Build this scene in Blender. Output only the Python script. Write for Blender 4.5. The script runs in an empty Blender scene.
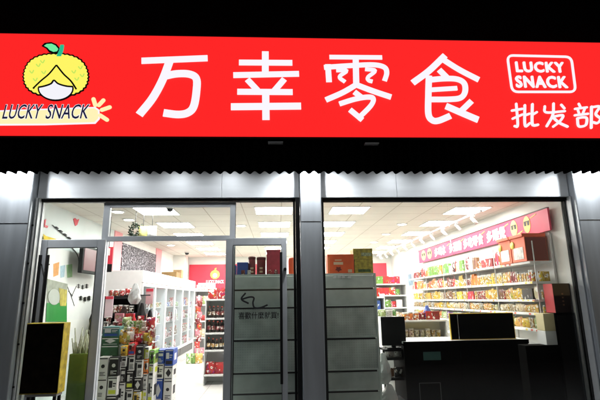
import bpy, math, random
from mathutils import Vector, Matrix
random.seed(11)
S = bpy.context.scene
C = S.collection
# ------------------------------------------------------------------ camera
F, PITCH, YAW, ROLL = 442.54, 0.21991, 0.05348, -0.01521
CAMP = Vector((0, -6, 1.5))
_fw = Vector((math.sin(YAW)*math.cos(PITCH), math.cos(YAW)*math.cos(PITCH), math.sin(PITCH)))
_r = Vector((math.cos(YAW), -math.sin(YAW), 0)); _u = _r.cross(_fw)
_r2 = _r*math.cos(ROLL)+_u*math.sin(ROLL); _u2 = -_r*math.sin(ROLL)+_u*math.cos(ROLL)
cd = bpy.data.cameras.new('camera'); cam = bpy.data.objects.new('camera', cd); C.objects.link(cam)
m = Matrix((_r2, _u2, -_fw)).transposed().to_4x4(); m.translation = CAMP
cam.matrix_world = m
cd.sensor_width = 36; cd.lens = F/600*36; cd.clip_start = .05; cd.clip_end = 3000
S.camera = cam

def ray(px, py): return _fw*F + _r2*(px-300) + _u2*(200-py)
def onY(px, py, Y): d = ray(px, py); return CAMP + d*((Y+6)/d.y)
def onX(px, py, X): d = ray(px, py); return CAMP + d*(X/d.x)
def onZ(px, py, Z): d = ray(px, py); return CAMP + d*((Z-1.5)/d.z)
def PX(px, py, Y): return onY(px, py, Y).x
def PZ(px, py, Y): return onY(px, py, Y).z

# ------------------------------------------------------------------ night sky, moon
W = bpy.data.worlds.new('World'); S.world = W; W.use_nodes = True
nt = W.node_tree; bg = nt.nodes['Background']
sky = nt.nodes.new('ShaderNodeTexSky'); sky.sky_type = 'NISHITA'; sky.sun_disc = False
sky.sun_elevation = math.radians(25); sky.sun_rotation = math.radians(150)
nt.links.new(sky.outputs[0], bg.inputs[0]); bg.inputs[1].default_value = 0.009
sl = bpy.data.lights.new('moon', 'SUN'); sl.energy = 0.004; sl.angle = math.radians(.5); sl.color = (1, .96, .9)
so = bpy.data.objects.new('moon', sl); C.objects.link(so)
so.rotation_euler = (math.radians(60), 0, math.radians(-30))
S.render.engine = 'CYCLES'
S.cycles.use_denoising = True
S.cycles.max_bounces = 10; S.cycles.transparent_max_bounces = 24
S.cycles.sample_clamp_indirect = 6
S.view_settings.view_transform = 'Standard'; S.view_settings.look = 'None'
S.view_settings.exposure = 0; S.view_settings.gamma = 1; S.view_settings.use_curve_mapping = False
PANEL_E, PIER_W, HEAD_W = 37.0, 210.0, 17.0

# ------------------------------------------------------------------ materials
MT = {}
def mat(name, col, rough=.6, metal=0, emit=0, spec=.5, noise=0, nscale=8, bump=0, ecol=None, coat=0, stretch=None):
    if name in MT: return MT[name]
    M = bpy.data.materials.new(name); M.use_nodes = True; n = M.node_tree.nodes; L = M.node_tree.links
    b = n['Principled BSDF']; c = (*col, 1)
    b.inputs['Base Color'].default_value = c; b.inputs['Roughness'].default_value = rough
    b.inputs['Metallic'].default_value = metal; b.inputs['Specular IOR Level'].default_value = spec; b.inputs['Coat Weight'].default_value = coat
    if emit:
        b.inputs['Emission Color'].default_value = (*(ecol or col), 1); b.inputs['Emission Strength'].default_value = emit
    if noise or bump:
        tc = n.new('ShaderNodeTexCoord'); mp = n.new('ShaderNodeMapping'); nz = n.new('ShaderNodeTexNoise')
        nz.inputs['Scale'].default_value = nscale; nz.inputs['Detail'].default_value = 6
        if stretch: mp.inputs['Scale'].default_value = stretch
        L.new(tc.outputs['Object'], mp.inputs[0]); L.new(mp.outputs[0], nz.inputs['Vector'])
        if noise:
            r = n.new('ShaderNodeMapRange'); r.inputs[1].default_value = .3; r.inputs[2].default_value = .7
            r.inputs[3].default_value = 1-noise; r.inputs[4].default_value = 1+noise*.5
            L.new(nz.outputs[0], r.inputs[0])
            x = n.new('ShaderNodeMix'); x.data_type = 'RGBA'; x.blend_type = 'MULTIPLY'; x.inputs[0].default_value = 1
            x.inputs[6].default_value = c; L.new(r.outputs[0], x.inputs[7]); L.new(x.outputs[2], b.inputs['Base Color'])
            q = n.new('ShaderNodeMapRange'); q.inputs[3].default_value = max(0, rough-.12); q.inputs[4].default_value = min(1, rough+.12)
            L.new(nz.outputs[0], q.inputs[0]); L.new(q.outputs[0], b.inputs['Roughness'])
        if bump:
            bm = n.new('ShaderNodeBump'); bm.inputs['Strength'].default_value = bump; bm.inputs['Distance'].default_value = .01
            L.new(nz.outputs[0], bm.inputs['Height']); L.new(bm.outputs[0], b.inputs['Normal'])
    MT[name] = M
    return M

def mathn(n, op, a=None, b=None, L=None):
    x = n.new('ShaderNodeMath'); x.operation = op
    for i, v in enumerate((a, b)):
        if v is None: continue
        if isinstance(v, (int, float)): x.inputs[i].default_value = v
        else: L.new(v, x.inputs[i])
    return x.outputs[0]

def glass_mat(name, tint=(.97, .99, .98), k=1.0):
    M = bpy.data.materials.new(name); M.use_nodes = True; n = M.node_tree.nodes; L = M.node_tree.links
    n.remove(n['Principled BSDF']); out = n['Material Output']
    t = n.new('ShaderNodeBsdfTransparent'); t.inputs[0].default_value = (*tint, 1)
    g = n.new('ShaderNodeBsdfGlossy'); g.inputs['Roughness'].default_value = .03
    f = n.new('ShaderNodeFresnel'); f.inputs[0].default_value = 1.45
    mx = n.new('ShaderNodeMixShader'); s = mathn(n, 'MULTIPLY', f.outputs[0], k, L)
    L.new(s, mx.inputs[0]); L.new(t.outputs[0], mx.inputs[1]); L.new(g.outputs[0], mx.inputs[2]); L.new(mx.outputs[0], out.inputs[0])
    return M
GLASS = glass_mat('clear_glass')

def pack_mat(name, scale, lo, hi, rough=.38):
    """printed packaging: the object's own colour with patches of white, dark and a second hue"""
    M = bpy.data.materials.new(name); M.use_nodes = True; n = M.node_tree.nodes; L = M.node_tree.links
    b = n['Principled BSDF']; b.inputs['Roughness'].default_value = rough
    oi = n.new('ShaderNodeObjectInfo'); tc = n.new('ShaderNodeTexCoord')
    w = mathn(n, 'MULTIPLY', oi.outputs['Random'], 60.0, L)
    def nz(sc, add):
        x = n.new('ShaderNodeTexNoise'); x.noise_dimensions = '4D'; x.inputs['Scale'].default_value = sc; x.inputs['Detail'].default_value = 2
        L.new(tc.outputs['Object'], x.inputs['Vector']); L.new(mathn(n, 'ADD', w, add, L), x.inputs['W']); return x.outputs[0]
    def step(v, a):
        r = n.new('ShaderNodeMapRange'); r.inputs[1].default_value = a; r.inputs[2].default_value = a+.03; L.new(v, r.inputs[0]); return r.outputs[0]
    def mix(f, a, c):
        x = n.new('ShaderNodeMix'); x.data_type = 'RGBA'; L.new(f, x.inputs[0]); L.new(a, x.inputs[6])
        if isinstance(c, tuple): x.inputs[7].default_value = (*c, 1)
        else: L.new(c, x.inputs[7])
        return x.outputs[2]
    hs = n.new('ShaderNodeHueSaturation'); L.new(oi.outputs['Color'], hs.inputs['Color'])
    hh = n.new('ShaderNodeMapRange'); hh.inputs[3].default_value = .40; hh.inputs[4].default_value = .60; L.new(oi.outputs['Random'], hh.inputs[0])
    L.new(hh.outputs[0], hs.inputs['Hue']); hs.inputs['Value'].default_value = .75
    c = mix(step(nz(scale, 3.), .56), oi.outputs['Color'], hs.outputs[0])
    c = mix(step(nz(scale*1.3, 11.), hi), c, (.82, .80, .74))
    c = mix(step(nz(scale*2.1, 23.), hi+.04), c, (.10, .05, .03))
    L.new(c, b.inputs['Base Color'])
    return M
PACK = pack_mat('printed_pack', 14, 0, .57)
BOXP = pack_mat('printed_carton', 9, 0, .60, .5)
LABELP = pack_mat('printed_label', 22, 0, .52, .45)

STEEL = mat('brushed_steel', (.54, .58, .62), .38, .62, noise=.18, nscale=6, stretch=(1, 1, .10))
STEELH = mat('header_steel', (.68, .71, .74), .58, .2, noise=.09, nscale=5, stretch=(.3, 1, 2))
ALU = mat('grey_aluminium', (.52, .55, .58), .45, .25, noise=.06, nscale=12)
ALUL = mat('pale_aluminium', (.62, .64, .65), .45, .4, noise=.05, nscale=12)
BLACK = mat('matt_black', (.008, .008, .009), .6, spec=.25, noise=.3, nscale=10)
DARKB = mat('dark_board', (.004, .004, .004), .9, spec=.08, noise=.3, nscale=14)  # near-black base holds the backlit shade of outward-facing fronts
RUB = mat('black_rubber', (.01, .01, .01), .7)
WALLB = mat('near_black_wall', (.003, .003, .003), .95, spec=.03, noise=.4, nscale=3)  # near-black base for upper wall, flanks and soffit
WHITE = mat('white_paint', (.78, .78, .76), .5, noise=.05, nscale=5)
WHITEM = mat('white_metal', (.76, .77, .76), .4, noise=.04, nscale=9)
CREAMW = mat('cream_wall', (.84, .84, .80), .7, noise=.06, nscale=2.5)
PALEG = mat('pale_blue_wall', (.78, .86, .86), .7, noise=.07, nscale=2.5)
PINK = mat('pink_paint', (.78, .34, .36), .6, noise=.05)
INK = mat('black_ink', (.015, .015, .018), .6)
REDV = mat('red_vinyl', (.62, .03, .06), .45, noise=.06)
YEL = mat('yellow_print', (.80, .62, .10), .5, noise=.05)
PANEL = mat('ceiling_diffuser', (.9, .9, .9), .5, emit=PANEL_E, ecol=(1, .985, .95))
LAMP = mat('lamp_lens', (.9, .9, .9), .4, emit=12, ecol=(1, .97, .92))

def ceil_mat():
    M = mat('mineral_ceiling', (.74, .71, .64), .85, noise=.08, nscale=1.3)
    n = M.node_tree.nodes; L = M.node_tree.links; b = n['Principled BSDF']
    src = b.inputs['Base Color'].links[0].from_socket
    tc = n.new('ShaderNodeTexCoord'); sp = n.new('ShaderNodeSeparateXYZ'); L.new(tc.outputs['Object'], sp.inputs[0])
    def line(s, off):
        v = mathn(n, 'FRACT', mathn(n, 'DIVIDE', mathn(n, 'ADD', s, off, L), .65, L), None, L)
        return mathn(n, 'LESS_THAN', mathn(n, 'ABSOLUTE', mathn(n, 'SUBTRACT', v, .5, L), None, L), .012, L)
    mx = mathn(n, 'MAXIMUM', line(sp.outputs[0], 10.0), line(sp.outputs[1], 10.14), L)
    x = n.new('ShaderNodeMix'); x.data_type = 'RGBA'; L.new(mx, x.inputs[0]); L.new(src, x.inputs[6]); x.inputs[7].default_value = (.42, .38, .31, 1)
    L.new(x.outputs[2], b.inputs['Base Color'])
    return M
CEIL = ceil_mat()

def tile_mat(name, col, size, grout, rough):
    M = mat(name, col, rough, noise=.08, nscale=1.5)
    n = M.node_tree.nodes; L = M.node_tree.links; b = n['Principled BSDF']; src = b.inputs['Base Color'].links[0].from_socket
    tc = n.new('ShaderNodeTexCoord'); br = n.new('ShaderNodeTexBrick'); br.offset = 0; br.inputs['Scale'].default_value = 1
    br.inputs['Brick Width'].default_value = size; br.inputs['Row Height'].default_value = size; br.inputs['Mortar Size'].default_value = .004
    L.new(tc.outputs['Object'], br.inputs['Vector'])
    x = n.new('ShaderNodeMix'); x.data_type = 'RGBA'; L.new(br.outputs['Fac'], x.inputs[0]); L.new(src, x.inputs[6]); x.inputs[7].default_value = (*grout, 1)
    L.new(x.outputs[2], b.inputs['Base Color']); return M
FLOOR = tile_mat('glossy_white_tile', (.66, .65, .62), .6, (.35, .34, .32), .16)
PAVE = tile_mat('pavement_slabs', (.10, .10, .10), .4, (.04, .04, .04), .8)
ASPH = mat('asphalt', (.045, .045, .047), .9, noise=.25, nscale=30, bump=.4)

def perf_mat():
    """grey-green sheet steel with real see-through round holes in its perforated bands"""
    M = bpy.data.materials.new('perforated_sheet'); M.use_nodes = True; n = M.node_tree.nodes; L = M.node_tree.links
    b = n['Principled BSDF']; b.inputs['Base Color'].default_value = (.54, .61, .58, 1); b.inputs['Roughness'].default_value = .5; b.inputs['Metallic'].default_value = .15
    tc = n.new('ShaderNodeTexCoord'); sp = n.new('ShaderNodeSeparateXYZ'); L.new(tc.outputs['Object'], sp.inputs[0])
    def cell(s): return mathn(n, 'SUBTRACT', mathn(n, 'FRACT', mathn(n, 'DIVIDE', s, .034, L), None, L), .5, L)
    cx, cz = cell(sp.outputs[0]), cell(sp.outputs[2])
    d = mathn(n, 'ADD', mathn(n, 'MULTIPLY', cx, cx, L), mathn(n, 'MULTIPLY', cz, cz, L), L)
    h = mathn(n, 'MULTIPLY', mathn(n, 'LESS_THAN', d, .07, L), .13, L)
    nz = n.new('ShaderNodeTexNoise'); nz.inputs['Scale'].default_value = 3; L.new(tc.outputs['Object'], nz.inputs['Vector'])
    r = n.new('ShaderNodeMapRange'); r.inputs[1].default_value = .3; r.inputs[2].default_value = .7; r.inputs[3].default_value = .62; r.inputs[4].default_value = 1.22; L.new(nz.outputs[0], r.inputs[0])
    x = n.new('ShaderNodeMix'); x.data_type = 'RGBA'; x.blend_type = 'MULTIPLY'; x.inputs[0].default_value = 1; x.inputs[6].default_value = (.54, .61, .58, 1); L.new(r.outputs[0], x.inputs[7]); L.new(x.outputs[2], b.inputs['Base Color'])
    t = n.new('ShaderNodeBsdfTransparent'); mx = n.new('ShaderNodeMixShader')
    L.new(h, mx.inputs[0]); L.new(b.outputs[0], mx.inputs[1]); L.new(t.outputs[0], mx.inputs[2]); L.new(mx.outputs[0], n['Material Output'].inputs[0])
    return M
PERF = perf_mat()
SHEET = mat('grey_green_sheet', (.54, .61, .58), .5, .15, noise=.18, nscale=4)

def script_mat():
    """black wall panel scattered with white squiggles"""
    M = bpy.data.materials.new('scribble_print'); M.use_nodes = True; n = M.node_tree.nodes; L = M.node_tree.links
    b = n['Principled BSDF']; b.inputs['Roughness'].default_value = .6
    tc = n.new('ShaderNodeTexCoord'); nz = n.new('ShaderNodeTexNoise'); nz.inputs['Scale'].default_value = 6; nz.inputs['Detail'].default_value = 1.0
    L.new(tc.outputs['Object'], nz.inputs['Vector'])
    a = mathn(n, 'ABSOLUTE', mathn(n, 'SUBTRACT', mathn(n, 'FRACT', mathn(n, 'MULTIPLY', nz.outputs[0], 7., L), None, L), .5, L), None, L)
    f = mathn(n, 'LESS_THAN', a, .11, L)
    x = n.new('ShaderNodeMix'); x.data_type = 'RGBA'; L.new(f, x.inputs[0]); x.inputs[6].default_value = (.012, .012, .02, 1); x.inputs[7].default_value = (.38, .38, .42, 1)
    L.new(x.outputs[2], b.inputs['Base Color']); return M
SCRIB = script_mat()

# ------------------------------------------------------------------ mesh builder
class MB:
    def __init__(s): s.v = []; s.f = []; s.mi = []; s.sm = []
    def face(s, idx, mi=0, smooth=False): s.f.append(idx); s.mi.append(mi); s.sm.append(smooth)
    def box(s, x0, x1, y0, y1, z0, z1, mi=0):
        x0, x1 = sorted((x0, x1)); y0, y1 = sorted((y0, y1)); z0, z1 = sorted((z0, z1))
        b = len(s.v); s.v += [(x, y, z) for z in (z0, z1) for y in (y0, y1) for x in (x0, x1)]
        for q in ((0, 2, 3, 1), (4, 5, 7, 6), (0, 1, 5, 4), (1, 3, 7, 5), (3, 2, 6, 7), (2, 0, 4, 6)): s.face([b+i for i in q], mi)
        return s
    def slab(s, quad, d, mi=0):
        """four 3-D corners pushed along vector d"""
        b = len(s.v); s.v += [tuple(p) for p in quad] + [tuple(Vector(p)+Vector(d)) for p in quad]; k = len(quad)
        s.face([b+i for i in range(k)], mi); s.face([b+k+i for i in reversed(range(k))], mi)
        for i in range(k): s.face([b+i, b+k+i, b+k+(i+1) % k, b+(i+1) % k], mi)
        return s
    def tube(s, pts, r, n=10, mi=0, caps=True):
        pts = [Vector(p) for p in pts]; rings = []
        for i, p in enumerate(pts):
            t = (pts[min(i+1, len(pts)-1)] - pts[max(i-1, 0)]).normalized()
            a = t.cross(Vector((0, 0, 1)) if abs(t.z) < .9 else Vector((1, 0, 0))).normalized(); c = t.cross(a)
            rr = r[i] if isinstance(r, (list, tuple)) else r
            b = len(s.v); s.v += [tuple(p + a*math.cos(2*math.pi*k/n)*rr + c*math.sin(2*math.pi*k/n)*rr) for k in range(n)]; rings.append(b)
        for i in range(len(rings)-1):
            for k in range(n): s.face([rings[i]+k, rings[i]+(k+1) % n, rings[i+1]+(k+1) % n, rings[i+1]+k], mi, True)
        if caps: s.face([rings[0]+k for k in reversed(range(n))], mi); s.face([rings[-1]+k for k in range(n)], mi)
        return s
    def lathe(s, prof, n=14, mis=None, c=(0, 0, 0)):
        rings = []
        for r, z in prof:
            b = len(s.v); rings.append(b)
            s.v += [(c[0]+r*math.cos(2*math.pi*k/n), c[1]+r*math.sin(2*math.pi*k/n), c[2]+z) for k in range(n)]
        for i in range(len(prof)-1):
            for k in range(n): s.face([rings[i]+k, rings[i]+(k+1) % n, rings[i+1]+(k+1) % n, rings[i+1]+k], mis[i] if mis else 0, True)
        s.face([rings[0]+k for k in reversed(range(n))], mis[0] if mis else 0); s.face([rings[-1]+k for k in range(n)], mis[-1] if mis else 0)
        return s
    def build(s, name, mats, parent=None, base=None, bevel=0):
        if parent:
            base = Vector(parent.location); pp = parent.parent
            while pp: base = base + pp.location; pp = pp.parent
        else: base = Vector(base or (0, 0, 0))
        me = bpy.data.meshes.new(name); me.from_pydata([tuple(Vector(p)-base) for p in s.v], [], s.f)
        for mm in (mats if isinstance(mats, (list, tuple)) else [mats]): me.materials.append(mm)
        me.polygons.foreach_set('material_index', s.mi); me.polygons.foreach_set('use_smooth', s.sm); me.update()
        o = bpy.data.objects.new(name, me); C.objects.link(o)
        if parent: o.parent = parent
        else: o.location = base
        if bevel:
            b = o.modifiers.new('bevel', 'BEVEL'); b.width = bevel; b.segments = 2; b.limit_method = 'ANGLE'
        return o

def tag(o, label=None, cat=None, group=None, kind=None):
    if label: o['label'] = label
    if cat: o['category'] = cat
    if group: o['group'] = group
    if kind: o['kind'] = kind
    return o
def thing(name, label, cat, loc=(0, 0, 0), group=None):
    o = bpy.data.objects.new(name, None); o.empty_display_size = .1; C.objects.link(o); o.location = loc
    return tag(o, label, cat, group)
def copy_tree(o, parent=None):
    c = o.copy(); C.objects.link(c)
    if parent: c.parent = parent
    for ch in list(o.children): copy_tree(ch, c)
    return c
ORD = 'first second third fourth fifth sixth seventh eighth ninth tenth eleventh twelfth thirteenth fourteenth fifteenth sixteenth seventeenth eighteenth nineteenth twentieth'.split()

# text as mesh: M maps text x,y,z axes to the world; fitted into width w and height h
def text_obj(name, body, m, parent, org, ux, uy, w, h, th=.006, bold=0, shear=0, fat=0, space=1.0):
    cu = bpy.data.curves.new('t', 'FONT'); cu.body = body; cu.offset = bold; cu.shear = shear; cu.space_character = space; cu.resolution_u = 3
    to = bpy.data.objects.new('t', cu); C.objects.link(to)
    dg = bpy.context.evaluated_depsgraph_get(); tm = bpy.data.meshes.new_from_object(to.evaluated_get(dg))
    bpy.data.objects.remove(to); bpy.data.curves.remove(cu)
    xs = [v.co.x for v in tm.vertices]; ys = [v.co.y for v in tm.vertices]
    x0, x1, y0, y1 = min(xs), max(xs), min(ys), max(ys)
    ux, uy = Vector(ux), Vector(uy); nn = ux.cross(uy).normalized(); org = Vector(org); base = Vector(parent.location)
    pp = parent.parent
    while pp: base = base + pp.location; pp = pp.parent
    def put(v, d, ox=0, oy=0): return org + ux*ox + uy*oy + ux*((v.co.x-x0)/(x1-x0)*w) + uy*((v.co.y-y0)/(y1-y0)*h) + nn*d - base
    vs = [put(v, th) for v in tm.vertices]; k = len(vs); vs += [put(v, 0) for v in tm.vertices]
    fs = [list(p.vertices) for p in tm.polygons]; cnt = {}
    for f in fs:
        for a, b in zip(f, f[1:]+f[:1]): cnt[(a, b)] = 1
    side = [[b, a, a+k, b+k] for (a, b) in cnt if (b, a) not in cnt]
    me = bpy.data.meshes.new(name); me.from_pydata([tuple(v) for v in vs], [], fs+side); me.materials.append(m); me.update()
    bpy.data.meshes.remove(tm)
    if fat:
        n0 = len(vs); fs0 = fs+side; av, af = [], []
        for q, (ax, ay) in enumerate(((0, 0), (fat, 0), (-fat, 0), (0, fat), (0, -fat), (fat*.7, fat*.7), (-fat*.7, -fat*.7), (fat*.7, -fat*.7), (-fat*.7, fat*.7))):
            av += [tuple(v+ux*ax+uy*ay+nn*(.0004*q)) for v in vs]; af += [[i+q*n0 for i in f] for f in fs0]
        me.clear_geometry(); me.from_pydata(av, [], af); me.update()
    o = bpy.data.objects.new(name, me); C.objects.link(o); o.parent = parent
    return o

# ------------------------------------------------------------------ setting
def sheet(name, x0, x1, y0, y1, z, m):
    b = MB(); b.v = [(x0, y0, z), (x1, y0, z), (x1, y1, z), (x0, y1, z)]; b.face([0, 1, 2, 3]); return tag(b.build(name, m), kind='structure')
sheet('ground', -1500, 1500, -1500, 1500, -.13, ASPH)
pv = MB(); pv.box(-60, 60, -4.2, -.05, -.12, 0); tag(pv.build('pavement', PAVE), kind='structure')
fl = MB(); fl.box(-3.6, 4.3, -.05, 10.2, -.12, .02); tag(fl.build('shop_floor', FLOOR), kind='structure')

# ------------------------------------------------------------------ the building
XL, XR, YB, ZC = -3.5, 4.14, 10.0, 3.0
B = thing('shop_building', 'shop unit with brushed steel piers, glazed front and dark wall above', 'shop')
b = MB(); b.box(-9, 10, .25, .5, 3.12, 9); b.build('upper_wall', WALLB, B)
b = MB(); b.box(XL-.12, XL, .12, 3.9, .02, ZC); b.build('side_wall', PALEG, B)
b = MB(); b.box(XL-.12, XL, 3.9, YB, .02, ZC); b.build('side_wall', CREAMW, B)
b = MB(); b.box(XR, XR+.12, .12, YB, .02, ZC); b.build('side_wall', CREAMW, B)
b = MB(); b.box(XL-.12, XR+.12, YB, YB+.15, .02, ZC); b.build('back_wall', CREAMW, B)
b = MB(); b.box(XL-.12, XR+.12, .12, YB+.15, ZC, ZC+.1); b.build('ceiling', CEIL, B)
for ya, yb in ((3.65, 4.12), (7.0, 7.6)): MB().box(XL+.001, XL+.02, ya, yb, 1.9, ZC-.001).build('pink_panel', PINK, B)
for xa, xb in ((-9, -3.87), (4.9, 10)): MB().box(xa, xb, -.1, .25, 0, 3.4).build('flank_wall', WALLB, B)
b = MB(); b.box(-9, 10, -.50, .25, 3.4, 3.45); b.build('soffit', WALLB, B)
def pier(x0, x1):
    o = MB().box(x0, x1, -.14, .2, .0, 3.38).build('steel_pier', STEEL, B, bevel=.012)
    for z in (2.52,):
        MB().box(x0+.01, x1-.01, -.143, -.138, z, z+.003).build('seam', ALU, o)
    return o
xpl1, xpm0, xpm1, xpr0 = PX(33, 185, -.14), PX(301, 250, -.14), PX(322.5, 250, -.14), PX(576, 200, -.14)
pier(xpl1-.5, xpl1); pier(xpm0, xpm1); pier(xpr0, xpr0+.55)
ZH = PZ(300, 197.8, 0)
def header(x0, x1, js):
    e = [x0]+js+[x1]
    for a, c in zip(e, e[1:]):
        MB().box(a+.0015, c-.0015, -.02, .10, ZH, 3.38).build('header_panel', STEELH, B, bevel=.004)
    MB().box(x0, x1, .02, .11, ZH-.035, ZH).build('header_reveal', RUB, B)
header(xpl1+.01, xpm0-.005, [PX(222, 185, 0)]); header(xpm1+.005, xpr0-.005, [PX(396, 185, 0)])
# shutter guide rails beside the piers
def rail(x0, x1, m, y0=-.06, y1=.06, z1=None): MB().box(x0, x1, y0, y1, 0, z1 or ZH-.002).build('guide_rail', m, B, bevel=.003)
xl0, xr1 = PX(43.5, 205, .08), PX(564.5, 205, .08)
wl = xl0-xpl1
rail(xpl1+.004, xpl1+wl*.22, RUB, -.02); rail(xpl1+wl*.24, xpl1+wl*.60, ALUL); rail(xpl1+wl*.62, xpl1+wl*.72, RUB, -.02); rail(xpl1+wl*.74, xl0-.002, ALUL, -.03)
wr_ = xpr0-xr1
for z in (.5, 1.0, 1.5, 2.0, 2.5):
    MB().tube([(xpl1+wl*.3, -.066, z), (xpl1+wl*.3, -.055, z)], .014, 8).build('bolt', RUB, B)
rail(xpm0-.06, xpm0-.004, RUB, -.03); rail(xpm1+.004, xpm1+.03, RUB, -.02)
rail(xpr0-wr_*.22, xpr0-.004, RUB, -.02); rail(xr1+.002, xpr0-wr_*.24, ALUL)
# glazing
YG = .08
def pane(x0, x1, z0, z1, y, parent): return MB().box(x0, x1, y-.003, y+.003, z0, z1).build('glass', GLASS, parent)
def frame(name, x0, x1, z0, z1, y, l, r, t, bt, m, d=.03):
    f = MB(); f.box(x0, x0+l, y-d, y+d, z0, z1); f.box(x1-r, x1, y-d, y+d, z0, z1); f.box(x0+l, x1-r, y-d, y+d, z1-t, z1)
    if bt: f.box(x0+l, x1-r, y-d, y+d, z0, z0+bt)
    return f.build(name, m, B, bevel=.003)
X = lambda px, py=240, y=YG: PX(px, py, y)
Z = lambda py, px=300, y=YG: PZ(px, py, y)
zt, zb0, zb1 = Z(202.8, 170), Z(236.2, 170), Z(241, 170)
xt0, xt1, xq0, xq1 = X(102.5), X(108.5), X(229.8), X(235)
f = MB()
f.box(xt0, xt1, YG-.03, YG+.03, .02, zt); f.box(xq0, xq1, YG-.03, YG+.03, .02, zt)
f.box(xt1, xq0, YG-.03, YG+.03, Z(207.4, 170), zt); f.box(xt1, xq0, YG-.03, YG+.03, zb1, zb0)
tf = f.build('door_frame', ALU, B, bevel=.003)
pane(xt1, xq0, zb0, Z(207.4, 170), YG, tf)
wf = frame('window_frame', xl0, xt0-.001, .02, ZH-.036, YG, .012, .005, .006, .05, ALUL); pane(xl0+.012, xt0-.006, .07, ZH-.042, YG+.01, wf)
wf = frame('window_frame', xq1+.001, xpm0-.062, .02, ZH-.036, YG, .005, .03, .006, .05, RUB); pane(xq1+.006, xpm0-.092, .07, ZH-.042, YG+.01, wf)
xj = X(451.5, 250)
wf = frame('window_frame', xpm1+.031, xr1, .02, ZH-.036, YG, .02, .012, .012, .06, RUB)
pane(xpm1+.051, xj-.002, .08, ZH-.048, YG, wf); pane(xj+.002, xr1-.012, .08, ZH-.048, YG, wf)
# door leaves, slid back either side of the doorway
YD = -.005
def leaf(x0, x1, zt, l, r, t, hx, hz0, hz1, hy):
    f = MB(); f.box(x0, x0+l, YD-.025, YD+.025, .04, zt); f.box(x1-r, x1, YD-.025, YD+.025, .04, zt)
    f.box(x0+l, x1-r, YD-.025, YD+.025, zt-t, zt); f.box(x0+l, x1-r, YD-.025, YD+.025, .04, .16)
    o = f.build('door_leaf', ALU, B, bevel=.004)
    MB().box(x0+l-.006, x0+l, YD-.027, YD+.0, .16, zt-t).box(x1-r, x1-r+.006, YD-.027, YD, .16, zt-t).box(x0+l, x1-r, YD-.027, YD, zt-t, zt-t+.008).build('gasket', RUB, o)
    g = pane(x0+l, x1-r, .16, zt-t, YD, o)
    h = MB()
    for q in hx:
        h.box(q-.017, q+.017, YD-.085, YD-.06, hz0, hz1)
        for z in (hz0+.12, hz1-.12): h.tube([(q, YD-.061, z), (q, YD-.02, z)], .01, 8)
    h.build('handle', BLACK, o, bevel=.004)
    return o, g
ll, _ = leaf(X(41.3, 250, YD), X(105.2, 255, YD), Z(239.8, 70, YD), .085, .105, .11, [X(43.5, 256, YD), X(51, 256, YD)], 1.05, Z(255.5, 45, YD), 0)
rl, rg = leaf(X(225, 300, YD), X(287, 300, YD), Z(238.2, 255, YD), .10, .075, .10, [X(281.3, 300, YD-.08)], .46, Z(252, 281, YD-.08), 0)
MB().tube([(X(285, 270, YD), YD-.05, Z(269.5, 285, YD)), (X(285, 270, YD), YD-.02, Z(269.5, 285, YD))], .022, 12).build('lock', BLACK, rl)
# writing on the right leaf's glass
yw = YD-.006
def glass_stroke(name, pts, w, parent, m):
    p3 = [onY(x, y, yw) for x, y in pts]
    return stroke_mesh([(p3, w)], (0, -1, 0), .002).build(name, m, parent)
def smooth(pts, n=6):
    if len(pts) < 3: return [Vector(p) for p in pts]
    P = [Vector(p) for p in pts]; P = [P[0]*2-P[1]] + P + [P[-1]*2-P[-2]]; o = []
    for i in range(1, len(P)-2):
        for k in range(n):
            t = k/n; a, b2, c2, d2 = P[i-1], P[i], P[i+1], P[i+2]
            o.append(.5*((2*b2)+(c2-a)*t+(2*a-5*b2+4*c2-d2)*t*t+(3*b2-a-3*c2+d2)*t**3))
    o.append(P[-2]); return o
def stroke_mesh(strokes, nrm, th, curved=True, rnd=0, lift=0):
    """flat brush strokes with thickness th; each stroke (3-D polyline, width)"""
    mb = MB(); nrm = Vector(nrm)
    for i, (pts, w) in enumerate(strokes):
        pts = smooth(pts) if curved and len(pts) > 2 else [Vector(p) for p in pts]
        t_i = th + i*.0012
        L_, R_ = [], []
        for k, p in enumerate(pts):
            t = (pts[min(k+1, len(pts)-1)]-pts[max(k-1, 0)]).normalized(); s = nrm.cross(t).normalized()*(w/2)
            L_.append(p+s); R_.append(p-s)
        if rnd:
            for end, sg in ((0, -1), (len(pts)-1, 1)):
                p = pts[end]; t = (pts[min(end+1, len(pts)-1)]-pts[max(end-1, 0)]).normalized()*sg; s = nrm.cross(t)*1
                fan = [p + t*math.sin(a)*w/2 + s.normalized()*math.cos(a)*w/2 for a in [math.pi*j/6 for j in range(7)]]
                mb.slab([q+nrm*(t_i*.98) for q in fan], -nrm*t_i*.98)
        for k in range(len(pts)-1):
            pass
        bse = len(mb.v); n = len(pts)
        mb.v += [tuple(q+nrm*t_i) for q in L_]+[tuple(q+nrm*t_i) for q in R_]+[tuple(q) for q in L_]+[tuple(q) for q in R_]
        for k in range(n-1):
            a, c2 = bse+k, bse+n+k
            mb.face([a, c2, c2+1, a+1]); mb.face([a, a+1, a+1+2*n, a+2*n]); mb.face([c2, c2+2*n, c2+1+2*n, c2+1])
        mb.face([bse, bse+2*n, bse+3*n, bse+n]); mb.face([bse+n-1, bse+2*n-1, bse+4*n-1, bse+3*n-1])
    return mb
def Q(pts, x0, y0, s): return [(x0+a/s, y0+c2/s) for a, c2 in pts]
sx, sy, sc = 225, 285, 7.27
stroke_mesh([([onY(x, y, yw) for x, y in Q([(310, 145), (260, 165), (215, 165), (203, 130), (210, 95), (180, 88), (120, 105)], sx, sy, sc)], .022),
             ([onY(x, y, yw) for x, y in Q([(150, 58), (120, 103), (172, 135)], sx, sy, sc)], .022)], (0, -1, 0), .002).build('arrow', INK, rg)
p0 = onY(238.5, 319.3, yw)
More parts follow.
